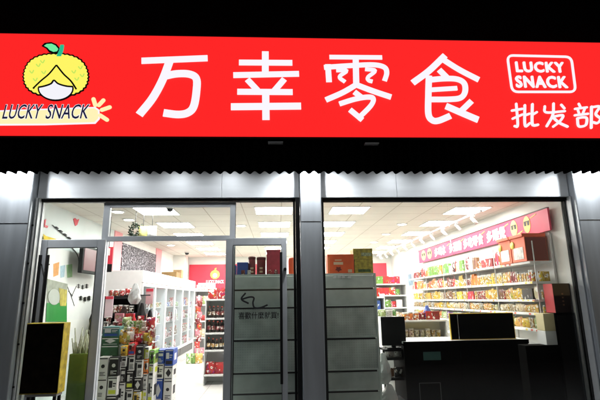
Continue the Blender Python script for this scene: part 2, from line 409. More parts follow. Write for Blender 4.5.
text_obj('lettering', '喜歡什麼就買!', INK, rg, p0, (1, 0, 0), (0, 0, 1), onY(278.5, 319, yw).x-p0.x, .088, .002, bold=.012)

# ------------------------------------------------------------------ canopy and its lamps
YC = -.47
cz = onY(300, 172.6, YC).z
cb = MB(); n = 0; per = .128; xs = []
x = -6.0
while x < 7.2: xs.append(x); x += per/8
zt_ = PZ(300, 138, YC)+.05
for i, x in enumerate(xs):
    yy = YC+.034*math.sin(2*math.pi*x/per)
    zz = cz + .010*math.cos(2*math.pi*x/per+1.2)
    cb.v += [(x, yy, zz), (x, yy, zt_), (x, yy+.004, zz), (x, yy+.004, zt_)]
for i in range(len(xs)-1):
    a = 4*i
    cb.face([a, a+4, a+5, a+1], 0, True); cb.face([a+2, a+3, a+7, a+6], 0, True); cb.face([a, a+2, a+6, a+4]); cb.face([a+1, a+5, a+7, a+3])
cano = cb.build('corrugated_canopy', mat('dark_sheet_metal', (.003, .003, .003), .8, spec=.06, noise=.2), base=None)
tag(cano, 'black corrugated metal canopy with wavy lower edge under the red sign', 'canopy')

def soffit_lamp(x, y, watt, label, spot=2.9, group='soffit lamps under the canopy'):
    t = thing('soffit_lamp', label, 'lamp', (x, y, 3.4), group)
    MB().lathe([(.06, -.03), (.065, -.02), (.065, 0)], 16, c=(x, y, 3.4)).build('housing', BLACK, t)
    MB().lathe([(.048, -.034), (.05, -.031)], 16, c=(x, y, 3.4)).build('lens', LAMP, t)
    ld = bpy.data.lights.new('soffit_lamp_light', 'SPOT'); ld.energy = watt; ld.spot_size = spot; ld.spot_blend = .8; ld.shadow_soft_size = .05; ld.color = (.95, .98, 1)
    lo = bpy.data.objects.new('soffit_lamp_light', ld); C.objects.link(lo); lo.parent = t; lo.location = (0, 0, -.05)
for xx, nm in (((xpl1-.22), 'left'), ((xpm0+xpm1)/2, 'middle'), (xpr0+.22, 'right')):
    soffit_lamp(xx, -.27, PIER_W, 'small round lamp under the canopy above the %s steel pier' % nm)
for i, px in enumerate((66, 120, 174, 228, 280)): soffit_lamp(PX(px, 178, -.2), -.365, HEAD_W*(.35 if i in (0, 4) else 1), '%s small round lamp from the left above the doorway header' % ORD[i])
for i, px in enumerate((345, 396, 447, 498, 549)): soffit_lamp(PX(px, 178, -.2), -.365, HEAD_W*(.35 if i in (0, 4) else 1), '%s small round lamp from the left above the window header' % ORD[i])

# ------------------------------------------------------------------ the sign
for (xa, ya, xb, yb, nm) in ((268, 141, 283, 142.5, 'thin pale bar drawn for a glint under the sign above the middle pier'), (365, 143, 379, 143.6, 'thin pale bar drawn for a glint under the sign above the window')):
    a, c2 = onY(xa, ya, -.58), onY(xb, yb, -.58)
    tag(MB().box(a.x, c2.x, -.59, -.52, c2.z-.004, c2.z+.012).build('glint_bar', ALUL, base=a), nm, 'bracket')  # pale bar drawn for a thin bright glint below the sign
YS = -.55
def glow(name, col, k=1.0): return mat(name, (0, 0, 0), .5, emit=k, ecol=col)
SRED = glow('sign_red', (1, .0185, .0185)); SWHT = glow('sign_white', (.96, .93, 1.0)); SYEL = glow('sign_yellow', (1, .92, .13)); SBLK = mat('sign_black', (.01, .01, .02), .5)
SGRN = glow('sign_green', (.16, .85, .36)); STEA = glow('sign_teal', (.02, .50, .27)); SPAL = glow('sign_cream', (1, .90, .48)); SFAC = glow('sign_pale', (.90, .90, .96)); SNAV = glow('sign_navy', (.01, .012, .045)); SGR2 = glow('sign_lime', (.55, .80, .12))
zs0, zs1 = (PZ(0, 135, YS)+PZ(600, 138, YS))/2, (PZ(0, 33, YS)+PZ(600, 43, YS))/2
SG = thing('shop_sign', 'long red lightbox sign with white characters and a yellow fruit emblem', 'sign', (0, YS, zs0))
MB().box(-5.0, 6.0, YS, YS+.2, zs0, zs1).build('sign_panel', SRED, SG)
MB().box(-5.02, 6.02, YS+.012, YS+.22, zs0-.03, zs0-.001).box(-5.02, 6.02, YS+.012, YS+.22, zs1+.001, zs1+.03).build('sign_frame', BLACK, SG)
def sp(x, y, d=0): return onY(x, y, YS-d)
PXM = 6.0/F*.92   # metres in one picture pixel on the sign
def glyph(name, parts, x0, y0, s, m=SWHT, d=.004, th=.012, rnd=0, curved=True):
    return stroke_mesh([([sp(x, y, .0) for x, y in Q(p, x0, y0, s)], w/s*PXM) for p, w in parts], (0, -1, 0), th, curved, rnd).build(name, m, SG)
glyph('character', [([(65, 93), (263, 85)], 21), ([(150, 92), (128, 150), (98, 205), (58, 255)], 25),
    ([(130, 140), (170, 132), (208, 133), (229, 146), (230, 180), (222, 228), (205, 248), (175, 254), (131, 249)], 24)], 120, 30, 3)
glyph('character', [([(436, 65), (436, 130)], 22), ([(357, 98), (517, 99)], 19), ([(340, 136), (537, 132)], 19), ([(382, 149), (413, 182)], 19), ([(493, 148), (462, 184)], 19),
    ([(352, 186), (518, 187)], 19), ([(333, 231), (543, 229)], 22), ([(437, 180), (438, 270)], 23)], 120, 30, 3)
glyph('character', [([(72, 61), (335, 63)], 25), ([(203, 62), (206, 205)], 33), ([(64, 98), (70, 186)], 31), ([(45, 113), (180, 104), (290, 100), (345, 112), (358, 140), (347, 180)], 27),
    ([(106, 128), (158, 130), (122, 160), (150, 186)], 20), ([(250, 122), (300, 130), (264, 162), (268, 178), (287, 184)], 20),
    ([(54, 276), (140, 238), (212, 196)], 29), ([(200, 198), (290, 232), (380, 262)], 29), ([(196, 236), (230, 262)], 28),
    ([(122, 296), (200, 272), (262, 262), (290, 270), (278, 305), (212, 372)], 26), ([(174, 325), (236, 376)], 27)], 315, 45, 5)
glyph('character', [([(14, 176), (100, 112), (186, 30)], 38), ([(165, 45), (260, 105), (366, 160)], 34), ([(154, 106), (200, 152)], 34),
    ([(100, 138), (97, 240), (97, 340), (116, 374), (150, 378), (214, 352)], 36), ([(90, 162), (180, 154), (250, 157), (288, 180), (292, 225), (268, 256), (210, 264), (100, 265)], 32),
    ([(105, 214), (250, 205)], 26), ([(326, 274), (268, 330)], 34), ([(190, 300), (270, 335), (362, 374)], 37)], 410, 50, 5.333)
glyph('character', [([(64, 256), (70, 340), (58, 345)], 10.5), ([(47, 283), (88, 276)], 10), ([(50, 315), (88, 299)], 10), ([(98, 262), (99, 342), (118, 334)], 10.5), ([(99, 302), (116, 296)], 10),
    ([(128, 258), (127, 330), (134, 342), (150, 340)], 10.5), ([(128, 300), (145, 290)], 10)], 500, 40, 4, rnd=1)
glyph('character', [([(178, 266), (184, 290), (258, 285)], 10), ([(213, 255), (210, 300), (186, 345)], 10.5), ([(244, 260), (256, 274)], 10), ([(208, 308), (250, 302), (238, 326), (212, 347)], 10), ([(212, 312), (236, 332), (268, 347)], 10.5)], 500, 40, 4, rnd=1)
glyph('character', [([(314, 256), (320, 268)], 10), ([(299, 276), (346, 270)], 9.5), ([(310, 280), (315, 295)], 9), ([(337, 277), (330, 294)], 9), ([(298, 302), (350, 296)], 9.5),
    ([(308, 314), (330, 310), (345, 314), (343, 338), (330, 346), (312, 344), (308, 314)], 9.5), ([(364, 268), (363, 352)], 10), ([(364, 270), (396, 268), (381, 297), (400, 316), (388, 333), (370, 330)], 9.5)], 500, 40, 4, rnd=1)
# the framed latin name
def roundrect(cs, r, n=5):
    o = []
    cs = [Vector((a, c2, 0)) for a, c2 in cs]
    for i, p in enumerate(cs):
        a, c2 = cs[i-1], cs[(i+1) % len(cs)]; da = (a-p).normalized()*r; dc = (c2-p).normalized()*r
        for k in range(n+1):
            t = k/n; o.append((p+da)*(1-t)**2 + p*2*t*(1-t) + (p+dc)*t*t)
    return [(v.x, v.y) for v in o]
rr = roundrect([(507, 55.5), (571, 57.0), (575.5, 92), (512, 92)], 6)
fr = stroke_mesh([([sp(x, y) for x, y in rr+rr[:1]], 2.5*PXM)], (0, -1, 0), .012, False).build('name_frame', SWHT, SG)
for body, xa, xb, ya, yb in (('LUCKY', 516.5, 564, 62.2, 71.8), ('SNACK', 516.5, 567.3, 76.3, 87.3)):
    p = sp(xa, yb); text_obj('lettering', body, SWHT, SG, p, (1, 0, 0), (0, 0, 1), sp(xb, yb).x-p.x, sp(xa, ya).z-p.z, .012, fat=.0085, space=1.14)
# fruit emblem: bumpy yellow fruit, leaf and stem over a cream ribbon with the name
def flat(name, pts, m, d0, d1, parent=SG):
    return MB().slab([onY(x, y, YS)+Vector((0, -d1, 0)) for x, y in pts], (0, d1-d0, 0)).build(name, m, parent)
def scallop(cx, cy, rx, ry, k, amp, n=180, sq=2.3):
    o = []
    for i in range(n):
        a = 2*math.pi*i/n; e = (abs(math.cos(a))**sq+abs(math.sin(a))**sq)**(-1/sq); r = e*(1+amp*abs(math.sin(a*k/2)))
        y = cy+ry*r*math.sin(a); o.append((cx+rx*r*math.cos(a)*(1-.10*max(0, -math.sin(a))), y))
    return o
em = thing('emblem', None, None); em.parent = SG; em.location = (0, 0, 0)
bpy.data.objects.remove(em)
def logo(pts): return [(a/3.333, 20+c2/3.333) for a, c2 in pts]
FR = flat('fruit', logo(scallop(187, 184, 108, 72, 40, .04, sq=2.6)), SBLK, 0, .006)
flat('fruit_flesh', logo(scallop(187, 184, 103, 67, 40, .04, sq=2.6)), SYEL, .0, .010, FR).location = -Vector((0, 0, 0))
def ell(cx, cy, rx, ry, n=40): return [(cx+rx*math.cos(2*math.pi*i/n), cy+ry*math.sin(2*math.pi*i/n)) for i in range(n)]
flat('pale_patch_edge', logo(ell(187, 229, 60, 42)), SBLK, 0, .012, FR)
flat('pale_patch', logo(ell(187, 229, 55, 37)), SFAC, 0, .014, FR)
flat('fruit_lobe', logo([(190, 150), (215, 180), (240, 205), (252, 225), (222, 222), (195, 214), (182, 200), (170, 214), (140, 222), (118, 228), (138, 200), (165, 178)]), SYEL, 0, .016, FR)
def lstroke(name, ps, w, m, th, parent): return stroke_mesh([([sp(x, y) for x, y in logo(p)], w/3.333*PXM) for p in ps], (0, -1, 0), th).build(name, m, parent)
lstroke('fruit_line', [[(190, 152), (165, 182), (138, 205), (112, 230)], [(190, 152), (214, 182), (238, 205), (256, 232)], [(130, 226), (150, 222), (172, 214), (182, 203), (196, 214), (222, 222), (246, 224)]], 5.5, SBLK, .018, FR)
for a, c2 in ((0, 0), (22, -22), (40, 2), (12, 26), (140, 0), (162, -14), (150, 24), (168, 12), (36, -34)): lstroke('fruit_spot', [[(100+a, 170+c2), (108+a, 178+c2), (114+a, 168+c2)]], 4, SGR2, .013, FR)
LF = flat('leaf', logo([(140, 88), (150, 78), (172, 75), (190, 82), (203, 98), (198, 110), (180, 114), (164, 108), (155, 96)]), SBLK, 0, .014)
flat('leaf_blade', logo([(149, 88), (158, 82), (174, 81), (187, 87), (196, 98), (192, 106), (180, 108), (167, 102), (160, 94)]), SGRN, 0, .018, LF)
flat('stem', logo([(203, 84), (214, 84), (212, 100), (205, 122), (190, 122), (198, 104)]), STEA, 0, .016)
RB = flat('ribbon', logo([(-40, 303), (150, 296), (318, 290), (332, 300), (333, 330), (318, 346), (150, 351), (-40, 352)]), SWHT, 0, .006)
flat('ribbon_face', logo([(-40, 308), (150, 301), (315, 295), (327, 303), (328, 328), (315, 341), (150, 346), (-40, 347)]), SPAL, 0, .010, RB)
for (a, c2, e, g) in ((318, 284, 312, 264), (330, 284, 345, 268), (340, 300, 366, 291), (334, 318, 357, 333)):
    stroke_mesh([([sp(x, y) for x, y in logo([(a, c2), (e, g)])], 14/3.333*PXM)], (0, -1, 0), .008, False, 1).build('ray', SPAL, SG)
for body, xa, xb, ya, yb in (('LUCKY', 9, 140, 283, 331), ('SNACK', 153, 296, 283, 331)):
    (a, t0), (c2, t1) = logo([(xa, ya), (xb, yb)]); p = sp(a, t1); wv = Vector((1, 0, .012))
    text_obj('lettering', body, SWHT, SG, p+Vector((-.004, -.010, -.004)), wv, (0, 0, 1), sp(c2, t1).x-p.x+.01, sp(a, t0).z-p.z+.01, .003, bold=.03, shear=.2)
    text_obj('lettering', body, SNAV, SG, p+Vector((0, -.014, 0)), wv, (0, 0, 1), sp(c2, t1).x-p.x, sp(a, t0).z-p.z, .003, bold=.004, shear=.2)

# ------------------------------------------------------------------ ceiling lights, downlights, cameras, track
PW = .66
cx_cols = [(-2.04, 'left'), (-.05, 'centre left'), (1.25, 'centre right'), (3.38, 'right')]
protoL = None
for ci, (cx, cn) in enumerate(cx_cols):
    for ri in range(6):
        cy = 1.52+1.45*ri
        if ci == 3 and ri == 0: cy = 1.6
        lab = 'square white ceiling light, %s from the shop front in the %s row' % (ORD[ri], cn)
        if protoL is None:
            t = protoL = thing('ceiling_light', lab, 'ceiling light', (cx, cy, ZC), 'square lit panels in the shop ceiling')
            h = PW/2
            f = MB(); f.box(cx-h, cx+h, cy-h, cy-h+.02, ZC-.012, ZC-.001); f.box(cx-h, cx+h, cy+h-.02, cy+h, ZC-.012, ZC-.001); f.box(cx-h, cx-h+.02, cy-h+.02, cy+h-.02, ZC-.012, ZC-.001); f.box(cx+h-.02, cx+h, cy-h+.02, cy+h-.02, ZC-.012, ZC-.001)
            f.build('frame', WHITEM, t)
            MB().box(cx-h+.02, cx+h-.02, cy-h+.02, cy+h-.02, ZC-.008, ZC-.002).build('diffuser', PANEL, t)
        else:
            t = copy_tree(protoL); t.location = (cx, cy, ZC); t['label'] = lab
pd = None
for (px, py, lab) in ((402, 224, 'round ceiling downlight nearest the banner spotlights'), (386, 234, 'round ceiling downlight behind the nearest of its row'), (374, 242, 'farthest round ceiling downlight of the right hand row'),
        (118, 211.5, 'round ceiling downlight nearest the left front window'), (129, 219.5, 'round ceiling downlight behind the nearest one on the left'), (241, 225.5, 'round ceiling downlight seen above the right door leaf'), (171, 245, 'round ceiling downlight seen just below the doorway transom')):
    p = onZ(px, py, ZC)
    if pd is None:
        pd = t = thing('downlight', lab, 'ceiling light', p, 'round downlights in the shop ceiling')
        MB().lathe([(.11, -.012), (.12, -.001)], 20, c=p).build('rim', WHITEM, t)
        MB().lathe([(.085, -.016), (.09, -.0125)], 20, c=p).build('lens', LAMP, t)
    else:
        t = copy_tree(pd); t.location = p; t['label'] = lab
pc = None
for (px, py, s, lab) in ((528, 207.5, 1.25, 'black dome camera on ceiling near the right banner end'), (170, 207.5, .8, 'dark dome camera on ceiling seen through the transom'), (187, 252, 1., 'black dome camera hanging from ceiling above the doorway aisle'), (172, 258, .9, 'small dark dome camera by the patterned wall panel'), (357, 254, 1.0, 'small dark dome camera near the far end of the spotlights')):
    p = onZ(px, py, ZC)
    if pc is None:
        pc = t = thing('dome_camera', lab, 'security camera', p, 'dome cameras on the ceiling')
        MB().lathe([(.08, -.03), (.085, -.001)], 18, c=p).build('base', WHITEM, t)
        MB().lathe([(.004, -.095), (.035, -.087), (.058, -.065), (.066, -.031)], 18, c=p).build('dome', mat('smoked_dome', (.01, .01, .012), .12), t)
    else:
        t = copy_tree(pc); t.location = p; t['label'] = lab
    t.scale = (s, s, s)
TX = 3.46
tr = thing('lighting_track', 'long white ceiling track carrying spotlights beside the red banner', 'lighting track', (TX, 1.2, 2.93))
MB().box(TX-.018, TX+.018, 1.2, 9.3, 2.90, 2.93).build('rail', ALUL, tr)
hg = MB()
for y in (1.6, 4.2, 6.8, 9.1): hg.tube([(TX, y, 2.93), (TX, y, 2.999)], .008, 8)
hg.build('hanger', WHITEM, tr)
pt = None
for i in range(11):
    y = 1.55+.72*i
    lab = 'white cylindrical track spotlight aimed at the shelves, %s from the glass' % ORD[i]
    if pt is None:
        pt = t = thing('track_spotlight', lab, 'spotlight', (TX, y, 2.90), 'white spotlights on the ceiling track')
        MB().box(TX-.016, TX+.016, y-.05, y+.05, 2.872, 2.899).tube([(TX, y, 2.875), (TX, y, 2.82)], .008, 8).build('bracket', WHITEM, t)
        MB().tube([(TX-.03, y, 2.86), (TX+.05, y-.03, 2.74)], [.026, .034], 16).build('head', WHITEM, t)
    else:
        t = copy_tree(pt); t.location = (TX, y, 2.90); t['label'] = lab; t.rotation_euler.z = random.uniform(-.5, .5)

# ------------------------------------------------------------------ goods: prototype meshes facing -Y, base at z = 0
def bag_mesh(w, h, d, name):
    mb = MB(); nu, nv = 7, 9
    for side in (-1, 1):
        b0 = len(mb.v)
        for j in range(nv):
            for i in range(nu):
                u, v = -1+2*i/(nu-1), -1+2*j/(nv-1)
                k = (1-abs(u)**2.6)*(1-abs(v)**4.0)
                ww = w/2*(1-.05*math.cos(v*math.pi/2)); lean = .012*math.sin(3*u+v)*k
                mb.v.append((u*ww, side*(d/2*k+.001)+lean, (v+1)/2*h))
        for j in range(nv-1):
            for i in range(nu-1):
                q = [b0+j*nu+i, b0+j*nu+i+1, b0+(j+1)*nu+i+1, b0+(j+1)*nu+i]
                mb.face(q if side < 0 else q[::-1], 0, 0 < j < nv-2)
    return mb
def jar_mesh(r, h): return MB().lathe([(r*.9, 0), (r, .008), (r, h*.72), (r*.96, h*.76), (r*.88, h*.80), (r*.93, h*.81), (r*.93, h*.97), (r*.88, h)], 14, [0, 0, 0, 0, 1, 1, 1])
def cup_mesh(r, h): return MB().lathe([(r*.72, 0), (r*.97, h*.93), (r*1.03, h*.94), (r*1.03, h)], 14, [0, 0, 1])
def bottle_mesh(r, h): return MB().lathe([(r*.85, 0), (r, .01), (r, h*.22), (r*1.0, h*.24), (r*1.0, h*.55), (r*.98, h*.6), (r*.7, h*.74), (r*.33, h*.84), (r*.33, h*.91), (r*.4, h*.915), (r*.4, h)], 12, [0, 0, 0, 1, 0, 0, 0, 0, 2, 2])
def carton_mesh(w, d, h):
    mb = MB(); mb.box(-w/2, w/2, -d/2, d/2, 0, h); mb.box(-.02, .02, -d/2-.0012, d/2+.0012, h-.001, h+.0012, 1); return mb
CAP = mat('plastic_cap', (.62, .08, .05), .4); CAPW = mat('white_cap', (.75, .75, .72), .4); TAPE = mat('clear_tape', (.62, .52, .34), .3)
DGL = mat('dark_bottle', (.02, .015, .012), .12)
def proto(mb, mats, bevel=0):
    o = mb.build('proto', mats, bevel=bevel); C.objects.unlink(o); return o
PROTO = {
    'snack_bag': proto(bag_mesh(.17, .22, .08, 'bag'), [PACK]), 'small_bag': proto(bag_mesh(.13, .15, .06, 'bag'), [PACK]), 'large_bag': proto(bag_mesh(.24, .27, .11, 'bag'), [PACK]),
    'candy_jar': proto(jar_mesh(.05, .15), [LABELP, CAPW]), 'snack_cup': proto(cup_mesh(.05, .13), [LABELP, CAPW]),
    'snack_box': proto(MB().box(-.075, .075, -.045, .045, 0, .19), [BOXP], .003), 'biscuit_box': proto(MB().box(-.11, .11, -.06, .06, 0, .13), [BOXP], .003),
    'drink_bottle': proto(bottle_mesh(.034, .23), [LABELP, LABELP, CAP]), 'sauce_bottle': proto(bottle_mesh(.036, .22), [DGL, LABELP, CAP]),
    'food_tin': proto(MB().lathe([(.048, 0), (.05, .006), (.05, .112), (.048, .118)], 14, [1, 0, 1]), [LABELP, ALUL]),
}
WID = {'snack_bag': .17, 'small_bag': .135, 'large_bag': .235, 'candy_jar': .105, 'snack_cup': .105, 'snack_box': .155, 'biscuit_box': .225, 'drink_bottle': .075, 'sauce_bottle': .08, 'food_tin': .105}
HGT = {'snack_bag': .22, 'small_bag': .15, 'large_bag': .27, 'candy_jar': .15, 'snack_cup': .13, 'snack_box': .19, 'biscuit_box': .13, 'drink_bottle': .23, 'sauce_bottle': .22, 'food_tin': .12}
COL = {'yellow': (.80, .52, .05), 'orange': (.80, .22, .03), 'red': (.58, .03, .03), 'cream': (.74, .62, .40), 'green': (.16, .36, .06), 'white': (.76, .74, .70), 'brown': (.26, .12, .05), 'pink': (.72, .26, .32), 'purple': (.24, .08, .30), 'blue': (.05, .14, .48), 'golden': (.72, .42, .10), 'lime': (.48, .62, .26), 'black': (.02, .02, .02), 'dark red': (.25, .015, .02)}
def good(kind, col, loc, rz, label, cat, group, scale=1.0, sz=None):
    o = PROTO[kind].copy(); o.name = kind; C.objects.link(o); o.location = loc; o.rotation_euler.z = rz
    o.scale = (scale, scale, scale if sz is None else sz); c = COL[col]; j = random.uniform(.60, .85)
    o.color = (*[min(1, v*j) for v in c], 1)
    return tag(o, label, cat, group)
CATS = {'snack_bag': 'snack bag', 'small_bag': 'snack bag', 'large_bag': 'snack bag', 'candy_jar': 'jar', 'snack_cup': 'snack cup', 'snack_box': 'snack box', 'biscuit_box': 'biscuit box', 'drink_bottle': 'bottle', 'sauce_bottle': 'bottle', 'food_tin': 'tin'}
WORD = {'snack_bag': 'snack bag', 'small_bag': 'small bag', 'large_bag': 'large snack bag', 'candy_jar': 'lidded jar', 'snack_cup': 'snack cup', 'snack_box': 'upright box', 'biscuit_box': 'biscuit box', 'drink_bottle': 'drink bottle', 'sauce_bottle': 'dark sauce bottle', 'food_tin': 'round tin'}
def fill(p0, p1, z, face, kinds, cols, where, group, maxh, dens=1.0, top=1.0, tall=1.0):
    """a row of goods from p0 to p1 (x, y), runs of the same product together"""
    p0, p1 = Vector((*p0, 0)), Vector((*p1, 0)); L_ = (p1-p0).length; t = 0.0; k = 0; d = (p1-p0).normalized()
    kind = col = None; run = 0
    while True:
        if run <= 0: kind = random.choice(kinds); col = random.choice(cols); run = random.choice((1, 2, 2, 3, 3, 4))
        s = min(top, maxh/HGT[kind])*random.uniform(.90, 1.0); w = WID[kind]*s*.98; hz = min(maxh/HGT[kind]*random.uniform(.76, 1.0), s*tall)
        if t+w > L_: break
        if random.random() < dens:
            p = p0+d*(t+w/2)
            lab = '%s %s, %s along %s' % (col, WORD[kind], ORD[min(k, 19)], where)
            good(kind, col, (p.x, p.y, z), face+random.uniform(-.08, .08), lab, CATS[kind], group, s, hz); k += 1
        t += w; run -= 1
    return k

# ------------------------------------------------------------------ wall shelving on the right
def tag_mat():
    M = bpy.data.materials.new('price_tag_strip'); M.use_nodes = True; n = M.node_tree.nodes; L = M.node_tree.links; b = n['Principled BSDF']
    tc = n.new('ShaderNodeTexCoord'); sp2 = n.new('ShaderNodeSeparateXYZ'); L.new(tc.outputs['Object'], sp2.inputs[0])
    f = mathn(n, 'FRACT', mathn(n, 'MULTIPLY', sp2.outputs[1], 7.3, L), None, L)
    wn = n.new('ShaderNodeTexWhiteNoise'); wn.noise_dimensions = '2D'; cb_ = n.new('ShaderNodeCombineXYZ')
    L.new(mathn(n, 'FLOOR', mathn(n, 'MULTIPLY', sp2.outputs[1], 7.3, L), None, L), cb_.inputs[0]); L.new(mathn(n, 'FLOOR', mathn(n, 'MULTIPLY', sp2.outputs[2], 20., L), None, L), cb_.inputs[1]); L.new(cb_.outputs[0], wn.inputs['Vector'])
    cr = n.new('ShaderNodeValToRGB'); cr.color_ramp.interpolation = 'CONSTANT'; e = cr.color_ramp.elements; e[0].color = (.75, .74, .72, 1); e[1].position = .55; e[1].color = (.75, .60, .12, 1); q = e.new(.8); q.color = (.55, .10, .06, 1)
    L.new(wn.outputs[0], cr.inputs[0]); x = n.new('ShaderNodeMix'); x.data_type = 'RGBA'; L.new(mathn(n, 'LESS_THAN', f, .42, L), x.inputs[0]); x.inputs[6].default_value = (.74, .75, .75, 1); L.new(cr.outputs[0], x.inputs[7]); L.new(x.outputs[2], b.inputs['Base Color']); return M
TAGS = tag_mat()
BAYS = ['the right wall bay nearest the glass', 'the second right wall bay', 'the middle right wall bay', 'the fourth right wall bay', 'the farthest right wall bay']
SHZ = [.30, .76, 1.02, 1.25, 1.44, 1.70, 2.00]
SNAM = {2: 'bottom visible shelf', 3: 'fourth shelf', 4: 'third shelf', 5: 'second shelf', 6: 'top shelf'}
YS0, YS1 = .42, 6.55; bl = (YS1-YS0)/5
for i, bn in enumerate(BAYS):
    y0, y1 = YS0+bl*i, YS0+bl*(i+1)
    lab = 'white wall shelving bay under the red banner, ' + ('nearest the glass' if i == 0 else 'farthest from the glass' if i == 4 else ORD[i]+' from the glass')
    if i == 0:
        t = b0 = thing('wall_shelving', lab, 'shelving', (3.95, y0, .02), 'white shelving bays along the right wall')
        for z in SHZ: MB().box(3.74, 4.10, y0+.002, y1-.002, z-.035, z).build('shelf', WHITEM, t, bevel=.003)
        MB().box(4.10, 4.125, y0+.002, y1-.002, .02, 2.42).build('back_panel', WHITEM, t)
        for xa in (3.80, 4.085): MB().box(xa, xa+.014, y0-.008, y0+.0015, .02, 2.30).build('upright', WHITEM, t)
        for z in SHZ[1:]: MB().box(3.7365, 3.7395, y0+.004, y1-.004, z-.031, z-.004).build('price_strip', TAGS, t)
    else:
        t = copy_tree(b0); t.location = (3.95, y0, .02); t['label'] = lab
    pal = {6: ['brown', 'red', 'cream', 'dark red', 'black', 'golden', 'white', 'green', 'orange'], 5: ['red', 'orange', 'yellow', 'golden', 'dark red', 'orange', 'cream', 'yellow'], 4: ['yellow', 'red', 'golden', 'cream', 'brown', 'red', 'yellow', 'black'], 3: ['cream', 'yellow', 'white', 'golden', 'cream', 'yellow', 'brown'], 2: ['yellow', 'lime', 'golden', 'cream', 'orange', 'purple']}
    for si in (2, 3, 4, 5, 6):
        gap = (SHZ[si+1]-SHZ[si]-.05) if si < 6 else .30
        kinds = {6: ['large_bag', 'snack_box', 'snack_bag', 'biscuit_box', 'food_tin'], 5: ['snack_bag', 'candy_jar', 'snack_box', 'small_bag', 'food_tin'], 4: ['small_bag', 'snack_bag', 'snack_cup', 'biscuit_box'], 3: ['small_bag', 'snack_cup', 'candy_jar', 'snack_bag'], 2: ['small_bag', 'snack_bag', 'snack_cup']}[si]
        ya = y0+.02
        if si == 6 and i == 0: ya = y0+.95
        z = SHZ[si]+.0015
        fill((3.83, y1-.02), (3.83, ya), z, -math.pi/2, kinds, pal[si], '%s of %s' % (SNAM[si], bn), 'snacks on the right wall shelving', gap*.95, top=.66, tall=1.9)
        if i == 0 and si < 6: fill((3.87, y0+.04), (4.09, y0+.04), z, 0, ['candy_jar', 'small_bag'], ['orange', 'golden', 'yellow'], 'the open end of the right wall %s' % SNAM[si], 'snacks on the right wall shelving', gap*.9, top=.66, tall=1.5)
# orange gift boxes on the near end of the top shelf
GB = mat('orange_gift_box', (.72, .12, .045), .45, noise=.08); GBD = mat('dark_red_card', (.16, .014, .012), .5, noise=.1)
for k, (ya, yb, nm) in enumerate(((.46, .86, 'nearest the glass'), (.88, 1.26, 'second from the glass'))):
    zt2 = 2.37
    t = thing('gift_box', 'orange red gift box with white label on top shelf, ' + nm, 'gift box', (3.9, (ya+yb)/2, 2.002), 'orange gift boxes on the top shelf')
    MB().box(3.72, 4.06, ya, yb, 2.002, zt2).build('carton', GB, t, bevel=.006)
    MB().box(3.73, 4.05, ya-.003, ya-.0005, 2.01, zt2-.01).build('side_panel', GBD, t)
    MB().box(3.715, 3.7195, ya+.06, yb-.06, 2.04, 2.22).build('label', mat('white_label', (.72, .70, .66), .5, noise=.35, nscale=18), t)
    ro = MB().lathe([(.004, -.006), (.06, -.003), (.06, 0)], 20).build('roundel', YEL, t)
    for vv in ro.data.vertices: vv.co += t.location
    ro.location = Vector((3.714, yb-.05, 2.27))-t.location; ro.rotation_euler = (0, math.pi/2, 0)
    MB().box(3.69, 4.06, ya-.0, yb, zt2+.001, zt2+.05).build('lid', GB, t, bevel=.006)

# ------------------------------------------------------------------ banner on the right wall
BX = 4.04; by0, by1, bz0, bz1 = .30, 6.5, 2.44, 2.775
PKR = mat('banner_pink_red', (.70, .025, .10), .5, noise=.05, nscale=2)
bn = thing('wall_banner', 'long pinkish red banner with white characters above the right shelves', 'banner', (BX, 3.4, bz0))
MB().box(BX, BX+.03, by0, by1, bz0, bz1).build('panel', PKR, bn)
MB().box(BX-.012, BX+.032, by0, by1, bz1+.001, bz1+.014).build('trim', mat('dark_trim', (.05, .02, .02), .5), bn)
BW = mat('banner_white', (.85, .84, .82), .5)
def btext(body, ya, yb):
    text_obj('lettering', body, BW, bn, (BX-.001, ya, 2.50), (0, -1, 0), (0, 0, 1), ya-yb, .205, .006, fat=.011)
yof = lambda px: onX(px, 240, BX).y
btext('多喝水', yof(434), yof(445)); btext('多運動', yof(449), yof(461)); btext('多吃零食', yof(463.5), yof(483.5)); btext('多睡覺', yof(487.5), yof(506.5))
FY_ = mat('fruit_yellow', (.82, .66, .16), .5)
for j, (px, w) in enumerate(((515.5, .105), (529, .10), (428.5, .16), (422.5, .17))):
    y = yof(px); zc = 2.62
    e = MB().slab([(BX-.001, y+w*math.cos(2*math.pi*k/28), zc+.135*math.sin(2*math.pi*k/28)) for k in range(28)], (-.004, 0, 0)).build('oval_fruit', FY_, bn)
    g = MB()
    for sgn in (-1, 1): g.slab([(BX-.0055, y+w*(sgn*.45+.34*a), zc+.02+.045*c2) for a, c2 in ((-1, .8), (1, .8), (.75, -.9), (-.75, -.9))], (-.003, 0, 0))
    g.box(BX-.0085, BX-.0055, y-w*.15, y+w*.15, zc+.042, zc+.056)
    g.build('sunglasses', INK, e)
for px, zz in ((507.5, 2.71), (521, 2.52), (536, 2.72), (483.5, 2.71), (462, 2.70), (448, 2.70)):
    y = yof(px); stroke_mesh([([(BX-.001, y+.09, zz-.02), (BX-.001, y-.09, zz+.02)], .018)], (-1, 0, 0), .004, False).build('dash', mat('banner_gold', (.8, .45, .12), .5), bn)

